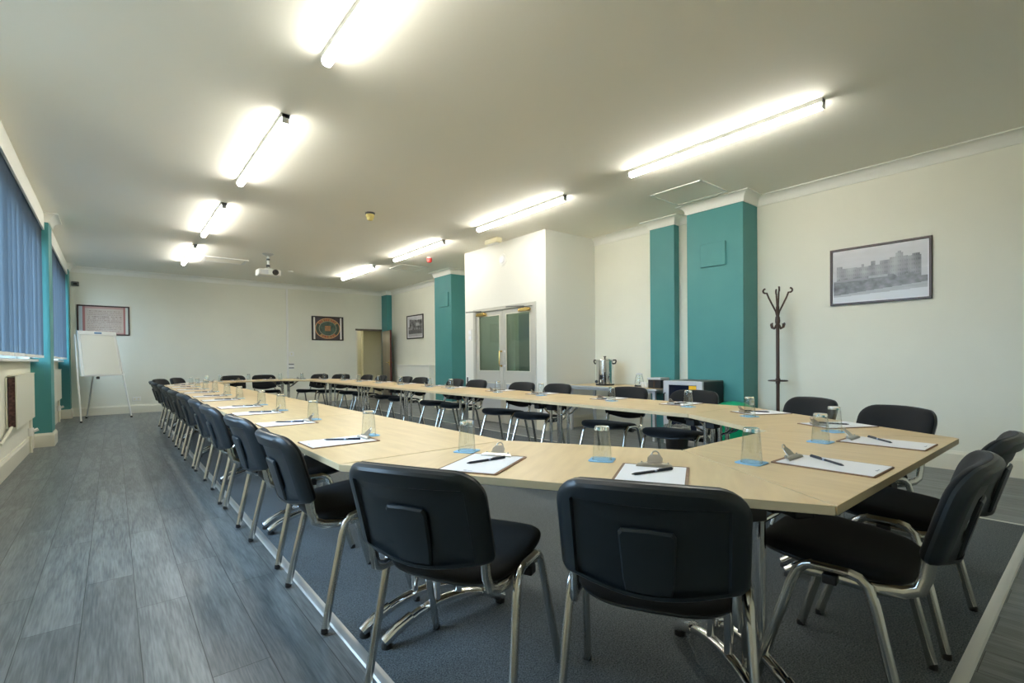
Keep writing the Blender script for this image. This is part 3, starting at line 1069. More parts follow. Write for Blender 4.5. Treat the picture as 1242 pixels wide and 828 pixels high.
def pedestal(c, ang, parent, flip):
    """a folding leg: arched chrome foot, two columns, black brackets, a stay"""
    ca, sa = cos(ang), sin(ang)

    def T(a, b, z):
        return (c[0] + ca * a - sa * b, c[1] + sa * a + ca * b, z)
    mb = MB()
    pts = []
    for i in range(13):
        q = i / 12 * 2 - 1
        pts.append(T(q * 0.285, 0, 0.024 + 0.092 * (1 - abs(q) ** 2.2)))
    mb.tube(pts, [0.017] + [0.019] * 11 + [0.017], 12)
    leg = mb.build('leg', M_metal, parent)
    for s_ in (-1, 1):
        cp = MB().tube([T(s_ * 0.17, 0, 0.092), T(s_ * 0.235, 0, 0.064), T(s_ * 0.289, 0, 0.030)], [0.0215, 0.0225, 0.021], 12)
        cp.build('foot_sleeve', M_metal, leg)
        f = MB().lathe([(0.021, 0), (0.021, 0.012), (0.016, 0.022)], T(s_ * 0.278, 0, 0.006), 12)
        f.build('rubber_foot', M_black, leg)
        cl = MB().tube([T(s_ * 0.052, 0, 0.105), T(s_ * 0.052, 0, 0.68)], 0.0155, 12)
        cl.build('leg_tube', M_metal, leg)
        bk = MB()
        a0, b0 = s_ * 0.19, flip * 0.02
        p = [T(a0 - 0.04, b0 - 0.035, 0), T(a0 + 0.04, b0 - 0.035, 0), T(a0 + 0.04, b0 + 0.035, 0), T(a0 - 0.04, b0 + 0.035, 0)]
        bk.prism([q[:2] for q in p], 0.625, 0.702)
        bk.build('linking_bracket', M_black, leg, bevel=0.006)
    rl = MB()
    p = [T(-0.30, -0.022, 0), T(0.30, -0.022, 0), T(0.30, 0.022, 0), T(-0.30, 0.022, 0)]
    rl.prism([q[:2] for q in p], 0.672, 0.702)
    rl.build('top_rail', M_black, leg, bevel=0.004)
    st = MB()
    for s_ in (-0.052, 0.052):
        st.tube([T(s_, 0, 0.56), T(s_, flip * 0.06, 0.585), T(s_, flip * 0.17, 0.675), T(s_, flip * 0.21, 0.695)], 0.008, 8)
    st.build('stay', M_metal, leg)
    return leg


def make_table(poly, peds, loc, rz, label):
    t = thing('conference_table', label, 'table', loc, rz, 'maple conference tables')
    mb = MB().prism(poly, TH - 0.026, TH, 0, 1)
    mb.build('tabletop', [M_maple, M_edge], t, bevel=0.0015)
    for c, ang, fl in peds:
        pedestal(c, ang, t, fl)
    return t


def side_words(i, n):
    return ORD[i]


HW = 0.4
gap = 0.0035
rect = [(-HW + gap, gap), (HW - gap, gap), (HW - gap, LS - gap), (-HW + gap, LS - gap)]
tab0 = make_table(rect, [((0, 0.068), 0, 1), ((0, LS - 0.068), 0, -1)], (0, 0, 0), 0, '')
k = 0
for side, x in (('window', 1.05), ('coat stand', 3.45)):
    for i in range(5):
        o = tab0 if k == 0 else copy_tree(tab0)
        k += 1
        place(o, (x, Y0R + LS * i, 0), 0, 'rectangular maple table in the %s side run, %s from the camera end' % (side, ORD[i]))
# trapezium tables: long edge outwards, at each end of the ring
h3 = 0.8 * sqrt(3) / 2
trap = [(-0.8 + gap, 0), (0.8 - gap, 0), (0.4 - gap, h3), (-0.4 + gap, h3)]
pp = [((-0.6 + 0.07, h3 / 2), pi / 3, -1), ((0.6 - 0.07, h3 / 2), 2 * pi / 3, 1)]
trp0 = make_table(trap, pp, (0, 0, 0), 0, '')
YE, YX = Y0R - 0.8 * sqrt(3), Y1R + 0.8 * sqrt(3)
for i, (p, q, label) in enumerate((
        ((0.65, Y0R), (1.45, YE), 'trapezium maple table angled at the window corner of the camera end'),
        ((1.45, YE), (3.05, YE), 'trapezium maple table across the camera end of the ring'),
        ((3.05, YE), (3.85, Y0R), 'trapezium maple table angled at the coat stand corner of the camera end'),
        ((3.85, Y1R), (3.05, YX), 'trapezium maple table angled at the far corner by the open door'),
        ((3.05, YX), (1.45, YX), 'trapezium maple table across the far end of the ring'),
        ((1.45, YX), (0.65, Y1R), 'trapezium maple table angled at the far corner by the flip chart'))):
    o = trp0 if i == 0 else copy_tree(trp0)
    place(o, ((p[0] + q[0]) / 2, (p[1] + q[1]) / 2, 0), atan2(q[1] - p[1], q[0] - p[0]), label)

# ------------------------------------------------------------------ chair
def sup_outline(hx, hy, n=40, e=3.2):
    out = []
    for k_ in range(n):
        a = 2 * pi * k_ / n
        c, s_ = cos(a), sin(a)
        out.append((hx * math.copysign(abs(c) ** (2 / e), c), hy * math.copysign(abs(s_) ** (2 / e), s_)))
    return out


def make_chair():
    t = thing('stacking_chair', '', 'chair')
    # seat cushion
    out = sup_outline(0.235, 0.222, 44, 3.6)

    def seat_pt(x, y, dz):
        z = 0.443 + 0.040 * (y + 0.21) / 0.43
        z -= 0.020 * max(0, (y - 0.12) / 0.10) ** 2      # waterfall front edge
        z += 0.008 * (x / 0.235) ** 2
        return (x, y + 0.012, z + dz)
    rings = []
    for sc, dz in ((0.955, -0.004), (0.99, 0.004), (1.0, 0.014), (0.985, 0.026), (0.93, 0.036), (0.80, 0.043), (0.5, 0.046), (0.15, 0.046)):
        rings.append([seat_pt(x * sc, y * sc, dz) for x, y in out])
    MB().rings(rings).build('seat', M_fabric, t, sharp=70)
    rings = []
    for sc, dz in ((0.3, -0.022), (0.80, -0.022), (0.93, -0.015), (0.975, -0.004), (0.965, 0.003)):
        rings.append([seat_pt(x * sc, y * sc, dz) for x, y in out])
    MB().rings(rings).build('seat_pan', M_plastic, t, sharp=50)
    # backrest
    hw, hh = 0.236, 0.30
    ol = []

    def arc(cx, cz, r, a0, a1, n):
        for i in range(n + 1):
            a = a0 + (a1 - a0) * i / n
            ol.append((cx + r * cos(a), cz + r * sin(a)))
    arc(hw - 0.085, hh - 0.085, 0.085, 0, pi / 2, 8)
    for i in range(1, 8):
        q = 1 - 2 * i / 8
        ol.append(((hw - 0.085) * q, hh + 0.006 * (1 - q * q)))
    arc(-hw + 0.085, hh - 0.085, 0.085, pi / 2, pi, 8)
    for i in range(1, 5):
        ol.append((-hw, (hh - 0.085) + (0.03 - (hh - 0.085)) * i / 5))
    arc(-hw + 0.03, 0.03, 0.03, pi, 1.5 * pi, 4)
    for i in range(1, 14):
        q = -1 + 2 * i / 14
        ol.append(((hw - 0.03) * q, -0.032 * (1 - q * q) ** 1.3))
    arc(hw - 0.03, 0.03, 0.03, 1.5 * pi, 2 * pi, 4)
    for i in range(1, 5):
        ol.append((hw, 0.03 + ((hh - 0.085) - 0.03) * i / 5))

    def back_pt(x, s_, d):
        """d: depth behind the cushion's front plane"""
        y = -0.248 - 0.26 * s_ - 0.06 * max(0, s_ - 0.15) * (s_ - 0.15) / 0.15
        y += 0.050 * (x / hw) ** 2 - 0.012
        return (x, y - d * 0.955, 0.555 + s_ * 0.965 - d * 0.25)

    def inset(p, d):
        x, s_ = p
        cz = 0.14
        return (x * (1 - d / hw), cz + (s_ - cz) * (1 - d / hw))
    rings = []
    for d, dep in ((0.006, 0.030), (0.0, 0.022), (0.003, 0.012), (0.014, 0.003), (0.035, -0.004), (0.08, -0.0075), (0.14, -0.009), (0.19, -0.0095), (0.233, -0.0097)):
        rings.append([back_pt(*inset(p, d), dep) for p in ol][::-1])
    bk = MB().rings(rings, False).build('backrest', M_fabric, t, sharp=70)
    rings = []
    for d, dep in ((0.010, 0.022), (-0.002, 0.024), (-0.003, 0.034), (0.004, 0.046), (0.016, 0.053), (0.030, 0.0545)):
        rings.append([back_pt(*inset(p, d), dep) for p in ol])
    # moulded step: the field inside the border is set back, running out at the bottom edge
    def field(p, ds, dt):
        x, s_ = p
        hx = hw - ds
        x2 = max(-hx, min(hx, x * 0.985))
        s2 = min(s_, hh - dt)
        return (x2, s2 + 0.012 if s_ < 0.0 else s2 + 0.012 * max(0, 1 - s_ / 0.1))
    for ds, dt, dep in ((0.043, 0.046, 0.0545), (0.049, 0.053, 0.044), (0.060, 0.064, 0.0425)):
        rings.append([back_pt(*field(p, ds, dt), dep) for p in ol])
    rings.append([back_pt(p[0] * 0.5, 0.10 + (p[1] - 0.10) * 0.5, 0.0425) for p in ol])
    sh_ = MB().rings(rings, False).build('back_shell', M_plastic, bk, sharp=28)
    # raised tapering pad in the middle of the shell
    pad = []
    for (x, s_) in ((-0.070, 0.168), (-0.062, 0.180), (0, 0.184), (0.062, 0.180), (0.070, 0.168), (0.064, 0.03), (0.058, -0.010), (0, -0.016), (-0.058, -0.010), (-0.064, 0.03)):
        pad.append((x, s_))
    pad = [p for i in range(len(pad)) for p in ((pad[i]), tuple((pad[i][q] + pad[(i + 1) % len(pad)][q]) / 2 for q in (0, 1)))]
    rings = []
    for sc, dep in ((1.0, 0.041), (1.0, 0.047), (0.93, 0.0515), (0.5, 0.0525)):
        rings.append([back_pt(x * sc, 0.09 + (s_ - 0.09) * sc, dep) for x, s_ in pad][::-1])
    MB().rings(rings, False).build('moulded_pad', M_plastic, bk, sharp=28)
    # chrome frame: inverted U each side, with the seat carrier rising into the back
    for s_ in (-1, 1):
        R = 0.0132
        MB().tube([(s_ * 0.268, 0.208, 0.004), (s_ * 0.262, 0.175, 0.12), (s_ * 0.250, 0.095, 0.395), (s_ * 0.248, 0.075, 0.446), (s_ * 0.247, 0.055, 0.466), (s_ * 0.247, 0.03, 0.474)], R, 12, flat=1.2).build('leg', M_leg, t)
        MB().tube([(s_ * 0.268, -0.212, 0.004), (s_ * 0.262, -0.188, 0.12), (s_ * 0.250, -0.128, 0.395), (s_ * 0.248, -0.112, 0.446), (s_ * 0.247, -0.09, 0.466), (s_ * 0.247, -0.06, 0.474)], R, 12, flat=1.2).build('leg', M_leg, t)
        MB().tube([(s_ * 0.247, 0.035, 0.474), (s_ * 0.247, -0.065, 0.4745)], R * 1.02, 12, flat=1.25).build('side_rail', M_leg, t)
        MB().tube([(s_ * 0.205, -0.266, 0.640), (s_ * 0.205, -0.247, 0.558), (s_ * 0.206, -0.238, 0.500), (s_ * 0.210, -0.226, 0.462), (s_ * 0.214, -0.190, 0.444), (s_ * 0.218, -0.13, 0.436), (s_ * 0.222, 0.02, 0.442), (s_ * 0.232, 0.070, 0.446), (s_ * 0.246, 0.085, 0.440)], R * 0.95, 12, flat=1.5).build('back_upright', M_leg, t)
        lg = [c for c in t.children if c.name.startswith('leg')]
        for (y, l_) in ((0.208, lg[-2]), (-0.212, lg[-1])):
            MB().lathe([(0.015, 0.0), (0.0155, 0.012), (0.013, 0.022)], (s_ * 0.268, y, 0.0), 12).build('foot_cap', M_black, l_)
        MB().box((s_ * 0.20, -0.035, 0.425), (s_ * 0.262, 0.005, 0.456)).build('stacking_buffer', M_black, t, bevel=0.004)
    return t


CH0 = make_chair()
for o_ in CH0.children_recursive:
    for v_ in o_.data.vertices:
        v_.co.z *= 0.963
n_ch = [0]
CARPET = 0.006


def chair(cx, cy, face, label, group):
    """face: direction the sitter looks, radians"""
    o = CH0 if n_ch[0] == 0 else copy_tree(CH0)
    n_ch[0] += 1
    # feet stand on carpet or planks; straddling chairs rest on the strip height
    rz = face - pi / 2
    return place(o, (cx, cy, 0.007), rz, label, 'chair', group)


# ------------------------------------------------------------------ table setting prototypes
def make_clipboard():
    t = thing('clipboard', '', 'clipboard')
    mb = MB()
    pts = []
    for cx, cy, a0 in ((0.105, 0.31, 0), (-0.105, 0.31, pi / 2), (-0.105, 0.01, pi), (0.105, 0.01, 1.5 * pi)):
        for i in range(5):
            a = a0 + pi / 2 * i / 4
            pts.append((cx + 0.010 * cos(a), cy + 0.010 * sin(a)))
    mb.prism(pts, 0, 0.0035)
    mb.build('board', M_board, t)
    pg = MB().prism([(-0.105, 0.006), (0.105, 0.006), (0.105, 0.303), (-0.105, 0.303)], 0.0035, 0.0048).build('paper', M_paper, t)
    # small printed footer mark, two tiny blocks of grey-blue
    MB().box((-0.016, 0.018, 0.0047), (-0.004, 0.025, 0.0050)).box((-0.001, 0.019, 0.0047), (0.016, 0.0225, 0.0050)).build('footer_mark', M_logo, pg)
    mb = MB()
    # clip: pressed plate with a folded lever
    prof_ = [(0.272, 0.0050), (0.274, 0.0105), (0.281, 0.0150), (0.291, 0.0165), (0.300, 0.0140)]
    hw_ = [0.064, 0.062, 0.058, 0.046, 0.030]
    top_ = [[(-h_, y, z), (-h_ * 0.6, y, z + 0.0012), (0, y, z + 0.0018), (h_ * 0.6, y, z + 0.0012), (h_, y, z)] for (y, z), h_ in zip(prof_, hw_)]
    bot_ = [[(x, y, max(z - 0.002, 0.0049)) for x, y, z in r] for r in top_]
    for i in range(4):
        for j in range(4):
            mb.add([top_[i][j], top_[i][j + 1], top_[i + 1][j + 1], top_[i + 1][j]], [(0, 1, 2, 3)])
            mb.add([bot_[i][j], bot_[i][j + 1], bot_[i + 1][j + 1], bot_[i + 1][j]], [(3, 2, 1, 0)])
    lev = [(-0.026, 0.288, 0.012), (0.026, 0.288, 0.012), (0.026, 0.305, 0.030), (0.016, 0.316, 0.041), (-0.016, 0.316, 0.041), (-0.026, 0.305, 0.030)]
    nrm = Vector((0, -0.7, 0.7)) * 0.002
    mb.rings([lev, [tuple(Vector(p) + nrm) for p in lev]])
    mb.tube([(-0.030, 0.298, 0.013), (0.030, 0.298, 0.013)], 0.0065, 10)
    for x_ in (-0.045, 0.045):
        mb.lathe([(0.003, 0.012), (0.003, 0.020), (0.001, 0.021)], (x_, 0.290, 0), 8)
    mb.tube([(0.013 * cos(a), 0.316 + 0.004 * sin(a), 0.040 + 0.013 * sin(a)) for a in [pi * i / 8 for i in range(9)]], 0.0026, 8)
    mb.build('clip', M_clip, t, sharp=40)
    return t


def make_pen():
    t = thing('pen', '', 'pen')
    L_ = 0.172
    z = 0.0045
    MB().tube([(0, -L_ / 2 + 0.014, z), (0, L_ / 2, z)], 0.0043, 10).build('barrel', M_pen, t)
    MB().tube([(0, -L_ / 2, z), (0, -L_ / 2 + 0.014, z)], [0.0012, 0.0043], 10).build('tip', M_pen, t)
    MB().tube([(0, 0.008, z), (0, 0.018, z)], 0.0046, 10).build('band', M_grip, t)
    MB().box((-0.0012, 0.028, z + 0.0042), (0.0012, L_ / 2 - 0.002, z + 0.0062)).build('pocket_clip', M_pen, t)
    return t


def make_glass():
    prof = [(0.0345, 0.0), (0.0365, 0.0005), (0.0368, 0.004), (0.0330, 0.060), (0.0290, 0.112), (0.0262, 0.112), (0.0312, 0.060), (0.0350, 0.004)]
    mb = MB().lathe(prof, n=32, closed=True)
    # the heavy base, uppermost because the tumbler stands on its rim
    mb.lathe([(0.0012, 0.1135), (0.0250, 0.1125), (0.0290, 0.1122), (0.0279, 0.1235), (0.0262, 0.1262), (0.0012, 0.1262)], n=32, mi=1)
    mb.lathe([(0.0368, 0.0), (0.0374, 0.0012), (0.0368, 0.0026), (0.0345, 0.0026), (0.0340, 0.0012), (0.0345, 0.0)], n=32, mi=1, closed=True)
    return mb.build('glass_tumbler', [M_tumbler, M_glass], sharp=50)


def make_coaster():
    pts = []
    r, a_ = 0.018, 0.047
    for cx, cy, a0 in ((a_ - r, a_ - r, 0), (-a_ + r, a_ - r, pi / 2), (-a_ + r, -a_ + r, pi), (a_ - r, -a_ + r, 1.5 * pi)):
        for i in range(6):
            a = a0 + pi / 2 * i / 5
            pts.append((cx + r * cos(a), cy + r * sin(a)))
    return MB().prism(pts, 0, 0.003).build('drinks_coaster', M_coaster, bevel=0.0008)


CB0, PN0, GL0, CO0 = make_clipboard(), make_pen(), make_glass(), make_coaster()
n_set = [0]


def setting(ex, ey, face, where, glass_off=0.17, glass_in=0.385, pen=None, jit=0.0):
    """board, pen, coaster and tumbler for one place; (ex, ey) on the table edge, face = sitter's direction"""
    first = n_set[0] == 0
    n_set[0] += 1
    d = Vector((cos(face), sin(face)))
    lf = Vector((-d.y, d.x))
    e = Vector((ex, ey))
    rz = face - pi / 2
    b = e + d * 0.024
    cb = CB0 if first else copy_tree(CB0)
    place(cb, (b.x, b.y, TH), rz + jit, 'clipboard with white paper ' + where, 'clipboard', 'clipboards on the tables')
    pa, pd, pl = pen or (radians(-38), 0.205, 0.015)
    p = e + d * pd - lf * pl
    pn = PN0 if first else copy_tree(PN0)
    place(pn, (p.x, p.y, TH + 0.0048), rz + pa, 'dark pen on paper ' + where, 'pen', 'pens on the clipboards')
    g = e + d * glass_in + lf * glass_off
    co = CO0 if first else copy_tree(CO0)
    place(co, (g.x, g.y, TH), rz, 'blue coaster under tumbler ' + where, 'coaster', 'blue coasters')
    gl = GL0 if first else copy_tree(GL0)
    place(gl, (g.x, g.y, TH + 0.003), 0, 'upturned clear tumbler ' + where, 'glass', 'tumblers on the tables')


# window side run: sitters face +x
yl_ch = [2.30, 3.11, 3.97, 4.66, 5.62, 6.35, 7.22, 8.02, 9.02, 9.70]
yl_bd = [2.34, 3.25, 4.05, 4.70, 5.68, 6.40, 7.28, 8.12, 8.98, 9.80]
for i in range(10):
    chair(0.655 - 0.0045 * i + 0.212 + 0.008 * sin(i * 2.1), yl_ch[i], radians(2.5 * sin(i * 1.7)), 'black chair on window side of the tables, %s from the camera end' % ORD[i], 'chairs on the window side')
    setting(0.65, yl_bd[i], 0, 'at the %s seat of the window side' % ORD[i], 0.09, 0.37, (radians(-35 + 8 * sin(i * 3)), 0.203, -0.01))
# coat stand side run: sitters face -x
yr_ch = [2.39, 3.12, 4.15, 4.77, 5.82, 6.39, 7.43, 8.04, 9.08, 9.70]
yr_bd = [2.27, 3.03, 3.97, 4.72, 5.75, 6.32, 7.22, 8.05, 8.90, 9.68]
for i in range(10):
    chair(3.97 - 0.212 + 0.015 * sin(i * 1.9), yr_ch[i], pi + radians(3 * sin(i * 2.3)), 'black chair on coat stand side of the tables, %s from the camera end' % ORD[i], 'chairs on the coat stand side')
    setting(3.85, yr_bd[i], pi, 'at the %s seat of the coat stand side' % ORD[i], 0.17, 0.36, (radians(-35), 0.203, 0.02))


def edge_seat(p, q, s_, out_, names, grp, rot=0.0, board=None, **kw):
    """seat at distance s_ along outer edge p->q (room of the ring on the left)"""
    p, q = Vector(p), Vector(q)
    u = (q - p).normalized()
    n = Vector((-u.y, u.x))
    c = p + u * s_ + n * (0.212 - out_)
    face = atan2(n.y, n.x)
    chair(c.x, c.y, face + rot, names[0], grp)
    e = p + u * (board if board is not None else s_)
    setting(e.x, e.y, face, names[1], **kw)


# camera end, angled table on the window corner
edge_seat((0.65, Y0R), (1.45, YE), 0.50, 0.150, ('black chair with its back to the camera, by the metal edging strip', 'on the angled table at the chair by the metal strip'), 'chairs at the camera end', radians(-4), 0.517, pen=(radians(-33), 0.205, 0.0))
edge_seat((0.65, Y0R), (1.45, YE), 1.145, 0.12, ('black chair with its back squarely to the camera, largest in the picture', 'on the angled table at the largest chair'), 'chairs at the camera end', 0, 1.12, pen=(radians(-44), 0.212, 0.0), glass_off=0.2)
# camera end, straight table
edge_seat((1.45, YE), (3.05, YE), 0.505, 0.075, ('black chair seen from the side at the camera end, nearer the camera', 'at the nearer sideways seat of the camera end'), 'chairs at the camera end', radians(5), 0.53, pen=(radians(-36), 0.207, 0.030))
edge_seat((1.45, YE), (3.05, YE), 1.17, 0.07, ('black chair at the camera end, half hidden behind the sideways chair', 'at the half hidden seat of the camera end'), 'chairs at the camera end', 0, 1.20, pen=(radians(-46), 0.214, 0.035))
# camera end, angled table on the coat stand corner
edge_seat((3.05, YE), (3.85, Y0R), 0.56, 0.17, ('black chair under the large photograph, at the near corner', 'on the angled table under the large photograph'), 'chairs at the camera end', 0, 0.50, glass_off=0.2, pen=(radians(-40), 0.205, 0.02))
edge_seat((3.05, YE), (3.85, Y0R), 1.22, 0.17, ('black chair at the near corner in front of the coat stand', 'on the angled table in front of the coat stand'), 'chairs at the camera end', 0, 1.15, pen=(radians(-40), 0.205, 0.02))
# far end
edge_seat((3.85, Y1R), (3.05, YX), 0.50, 0.22, ('black chair at the far angled table, nearer the open door', 'on the far angled table nearer the open door'), 'chairs at the far end')
edge_seat((3.85, Y1R), (3.05, YX), 1.09, 0.22, ('black chair at the far angled table below the oval sign', 'on the far angled table below the oval sign'), 'chairs at the far end')
edge_seat((3.05, YX), (1.45, YX), 0.49, 0.19, ('black chair facing the camera at the far end, nearer the oval sign', 'at the far end seat nearer the oval sign'), 'chairs at the far end')
edge_seat((3.05, YX), (1.45, YX), 1.09, 0.19, ('black chair facing the camera at the far end, nearer the flip chart', 'at the far end seat nearer the flip chart'), 'chairs at the far end')
edge_seat((1.45, YX), (0.65, Y1R), 0.50, 0.20, ('black chair at the far flip chart corner, further from the windows', 'on the far flip chart corner, further from the windows'), 'chairs at the far end')
edge_seat((1.45, YX), (0.65, Y1R), 1.08, 0.20, ('black chair at the far flip chart corner, nearer the windows', 'on the far flip chart corner, nearer the windows'), 'chairs at the far end')

# ------------------------------------------------------------------ flip chart easel
FA = radians(35)
t = thing('flip_chart', 'white flip chart easel standing in the far corner by the windows', 'flip chart', (-0.10, 12.40, 0), FA)
lean = 0.3 / 1.8


def FP(a, z, d=0.0):
    return (a, lean * z - d, z)


def leg_x(z):
    return 0.46 - 0.10 * z / 1.7


for s_ in (-1, 1):
    lg = MB().tube([FP(s_ * leg_x(0.0), 0.01), FP(s_ * leg_x(0.9), 0.9), FP(s_ * leg_x(1.66), 1.66)], 0.014, 10).build('leg', M_white, t)
    MB().lathe([(0.018, 0), (0.017, 0.03)], (s_ * 0.46, 0, 0.0), 10).build('rubber_foot', M_black, lg)
    MB().tube([FP(s_ * leg_x(0.62), 0.62), FP(s_ * leg_x(0.69), 0.69)], 0.019, 10).build('clamp', M_white, lg)
rl = MB().tube([(0.10, 0.72, 0.01), (0.03, 0.42, 0.83), (0.0, lean * 1.55 + 0.03, 1.55)], 0.013, 10).build('rear_leg', M_alu, t)
MB().tube([(0.10, 0.722, 0.0), (0.098, 0.712, 0.035)], 0.017, 10).build('rubber_foot', M_black, rl)
hb_ = MB().box((-0.335, -0.014, 0), (0.335, 0.014, 0.84))
hb_.v = [Vector((p.x * (1.09 - 0.105 * p.z / 0.84) * 1.02, lean * (0.87 + p.z) + p.y - 0.02, 0.87 + p.z)) for p in hb_.v]
hb_.build('board', M_white, t, bevel=0.004)
pd = MB().box((-0.30, -0.012, 0), (0.30, 0.0, 0.78))
pd.v = [Vector((p.x * (1.09 - 0.105 * p.z / 0.84), lean * (0.90 + p.z) + p.y - 0.034, 0.90 + p.z)) for p in pd.v]
pd.build('paper_pad', mat('pad_paper', (0.76, 0.76, 0.68), 0.7), t)
cb = MB().box((-0.35, -0.02, 0), (0.35, 0.015, 0.075))
cb.v = [Vector((p.x, lean * (1.66 + p.z) + p.y - 0.04, 1.66 + p.z)) for p in cb.v]
c = cb.build('clamp_bar', M_white, t, bevel=0.006)
lb = MB().box((-0.06, -0.004, 0.025), (0.07, 0, 0.055))
lb.v = [Vector((p.x, lean * (1.66 + p.z) + p.y - 0.06, 1.66 + p.z)) for p in lb.v]
lb.build('blue_label', mat('blue_print', (0.10, 0.22, 0.42), 0.5), c)
tr = MB().box((-0.37, -0.075, 0), (0.37, 0.0, 0.012)).box((-0.37, -0.075, 0), (0.37, -0.07, 0.03))
tr.v = [Vector((p.x, p.y + lean * 0.86 - 0.03, p.z + 0.86)) for p in tr.v]
tr.build('pen_tray', M_white, t)
MB().lathe([(0.024, 0), (0.028, 0.03), (0.02, 0.05)], (-0.05, lean * 0.84 - 0.0 + 0.02, 0.80), 12).build('tripod_knob', M_black, t)

# ------------------------------------------------------------------ coat stand
t = thing('coat_stand', 'dark brown coat stand with curled hooks against the right wall', 'coat stand', (6.02, 2.47, 0))
MB().tube([(0, 0, 0.28), (0, 0, 1.70)], 0.019, 14).build('pole', M_brown, t)
for k in range(4):
    a = k * pi / 2 + 0.5
    c, s_ = cos(a), sin(a)
    pts = [(0, 0, 1.55), (0.018 * c, 0.018 * s_, 1.64), (0.09 * c, 0.09 * s_, 1.80)]
    for i in range(9):
        q = -0.5 + i / 8 * 3.6
        pts.append(((0.125 + 0.026 * sin(q)) * c, (0.125 + 0.026 * sin(q)) * s_, 1.86 - 0.0 - 0.026 * cos(q) + 0.026))
    MB().tube(pts, [0.010] * len(pts), 8).build('coat_hook', M_brown, t)
    a += pi / 4
    c, s_ = cos(a), sin(a)
    pts = [(0.012 * c, 0.012 * s_, 1.50), (0.05 * c, 0.05 * s_, 1.44), (0.08 * c, 0.08 * s_, 1.455), (0.092 * c, 0.092 * s_, 1.49), (0.085 * c, 0.085 * s_, 1.505)]
    MB().tube(pts, 0.009, 8).build('umbrella_hook', M_brown, t)
    pts = [(0.0, 0.0, 0.40), (0.09 * c, 0.09 * s_, 0.30), (0.20 * c, 0.20 * s_, 0.12), (0.27 * c, 0.27 * s_, 0.016), (0.285 * c, 0.285 * s_, 0.014)]
    MB().tube(pts, 0.014, 8).build('leg', M_brown, t)
rr = MB().tube([(0.10 * cos(a), 0.10 * sin(a), 0.835) for a in [2 * pi * i / 24 for i in range(25)]], 0.007, 8)
for k in range(4):
    a = k * pi / 2
    rr.tube([(0.01 * cos(a), 0.01 * sin(a), 0.835), (0.10 * cos(a), 0.10 * sin(a), 0.835)], 0.006, 6)
rr.build('umbrella_ring', M_brown, t)
MB().lathe([(0.024, 0.80), (0.026, 0.86)], n=14).build('collar', M_brown, t)
MB().lathe([(0.024, 1.50), (0.028, 1.53), (0.024, 1.58)], n=14).build('collar', M_brown, t)

# ------------------------------------------------------------------ tea table and what stands on it
t = thing('side_table', 'maple side table against the right wall under the coffee urn', 'table', (5.86, 4.62, 0))
MB().prism([(-0.33, -0.83), (0.33, -0.83), (0.33, 0.83), (-0.33, 0.83)], 0.675, 0.70, 0, 1).build('tabletop', [M_maple, M_silver], t, bevel=0.0015)
for sx in (-1, 1):
    for sy in (-1, 1):
        MB().box((sx * 0.27 - 0.02, sy * 0.76 - 0.02, 0), (sx * 0.27 + 0.02, sy * 0.76 + 0.02, 0.675)).build('leg', M_silver, t, bevel=0.003)
mb = MB()
for sx in (-1, 1):
    mb.box((sx * 0.27 - 0.012, -0.74, 0.64), (sx * 0.27 + 0.012, 0.74, 0.675))
for sy in (-1, 1):
    mb.box((-0.25, sy * 0.76 - 0.012, 0.64), (0.25, sy * 0.76 + 0.012, 0.675))
mb.build('apron', M_silver, t)

t = thing('coffee_urn', 'polished steel hot water urn standing on the side table', 'urn', (5.86, 4.93, 0.70), radians(200))
MB().lathe([(0.140, 0), (0.143, 0.02), (0.138, 0.025)], n=32).build('base', M_black, t)
MB().lathe([(0.134, 0.022), (0.134, 0.37), (0.141, 0.374), (0.141, 0.384), (0.134, 0.388)], n=40).build('body', M_metal, t)
ld = MB().lathe([(0.136, 0.388), (0.13, 0.398), (0.05, 0.412), (0.001, 0.414)], n=40).build('lid', M_metal, t)
MB().lathe([(0.008, 0.412), (0.012, 0.425), (0.022, 0.432), (0.018, 0.446), (0.001, 0.448)], n=16).build('knob', M_black, ld)
for s_ in (-1, 1):
    MB().tube([(0.0, s_ * 0.134, 0.385), (0.0, s_ * 0.175, 0.385), (0.0, s_ * 0.178, 0.365), (0, s_ * 0.165, 0.335), (0, s_ * 0.134, 0.33)], 0.011, 8).build('handle', M_black, t)
tp = MB().tube([(0.13, 0, 0.09), (0.175, 0, 0.09), (0.185, 0, 0.05)], 0.014, 10).build('tap', M_metal, t)
MB().box((0.165, -0.012, 0.10), (0.195, 0.012, 0.165)).build('tap_lever', M_black, tp, bevel=0.004)
MB().tube([(0.137, 0.05, 0.06), (0.15, 0.05, 0.06), (0.15, 0.05, 0.20), (0.137, 0.05, 0.20)], 0.008, 8).build('sight_glass', M_black, t)
mb = MB().lathe([(0.025, 0), (0.022, 0.015)], n=14)
mb.v = [Vector((0.134 + p.z, p.x - 0.085, p.y + 0.06)) for p in mb.v]
mb.build('thermostat_dial', M_black, t)

t = thing('glass_jug', 'clear glass jug with a dark base on the side table', 'jug', (5.93, 4.35, 0.70), radians(220))
MB().lathe([(0.068, 0), (0.066, 0.018)], n=24).build('base', M_black, t)
MB().lathe([(0.060, 0.018), (0.066, 0.05), (0.055, 0.12), (0.044, 0.16), (0.048, 0.172), (0.045, 0.172), (0.041, 0.16), (0.052, 0.12), (0.063, 0.05), (0.057, 0.022)], n=28, closed=True).build('body', M_glass, t)
MB().lathe([(0.047, 0.172), (0.045, 0.186), (0.012, 0.196)], n=24).build('lid', M_silver, t)
MB().tube([(0.045, 0, 0.165), (0.09, 0, 0.165), (0.098, 0, 0.13), (0.085, 0, 0.06), (0.064, 0, 0.05)], 0.008, 8).build('handle', M_glass, t)


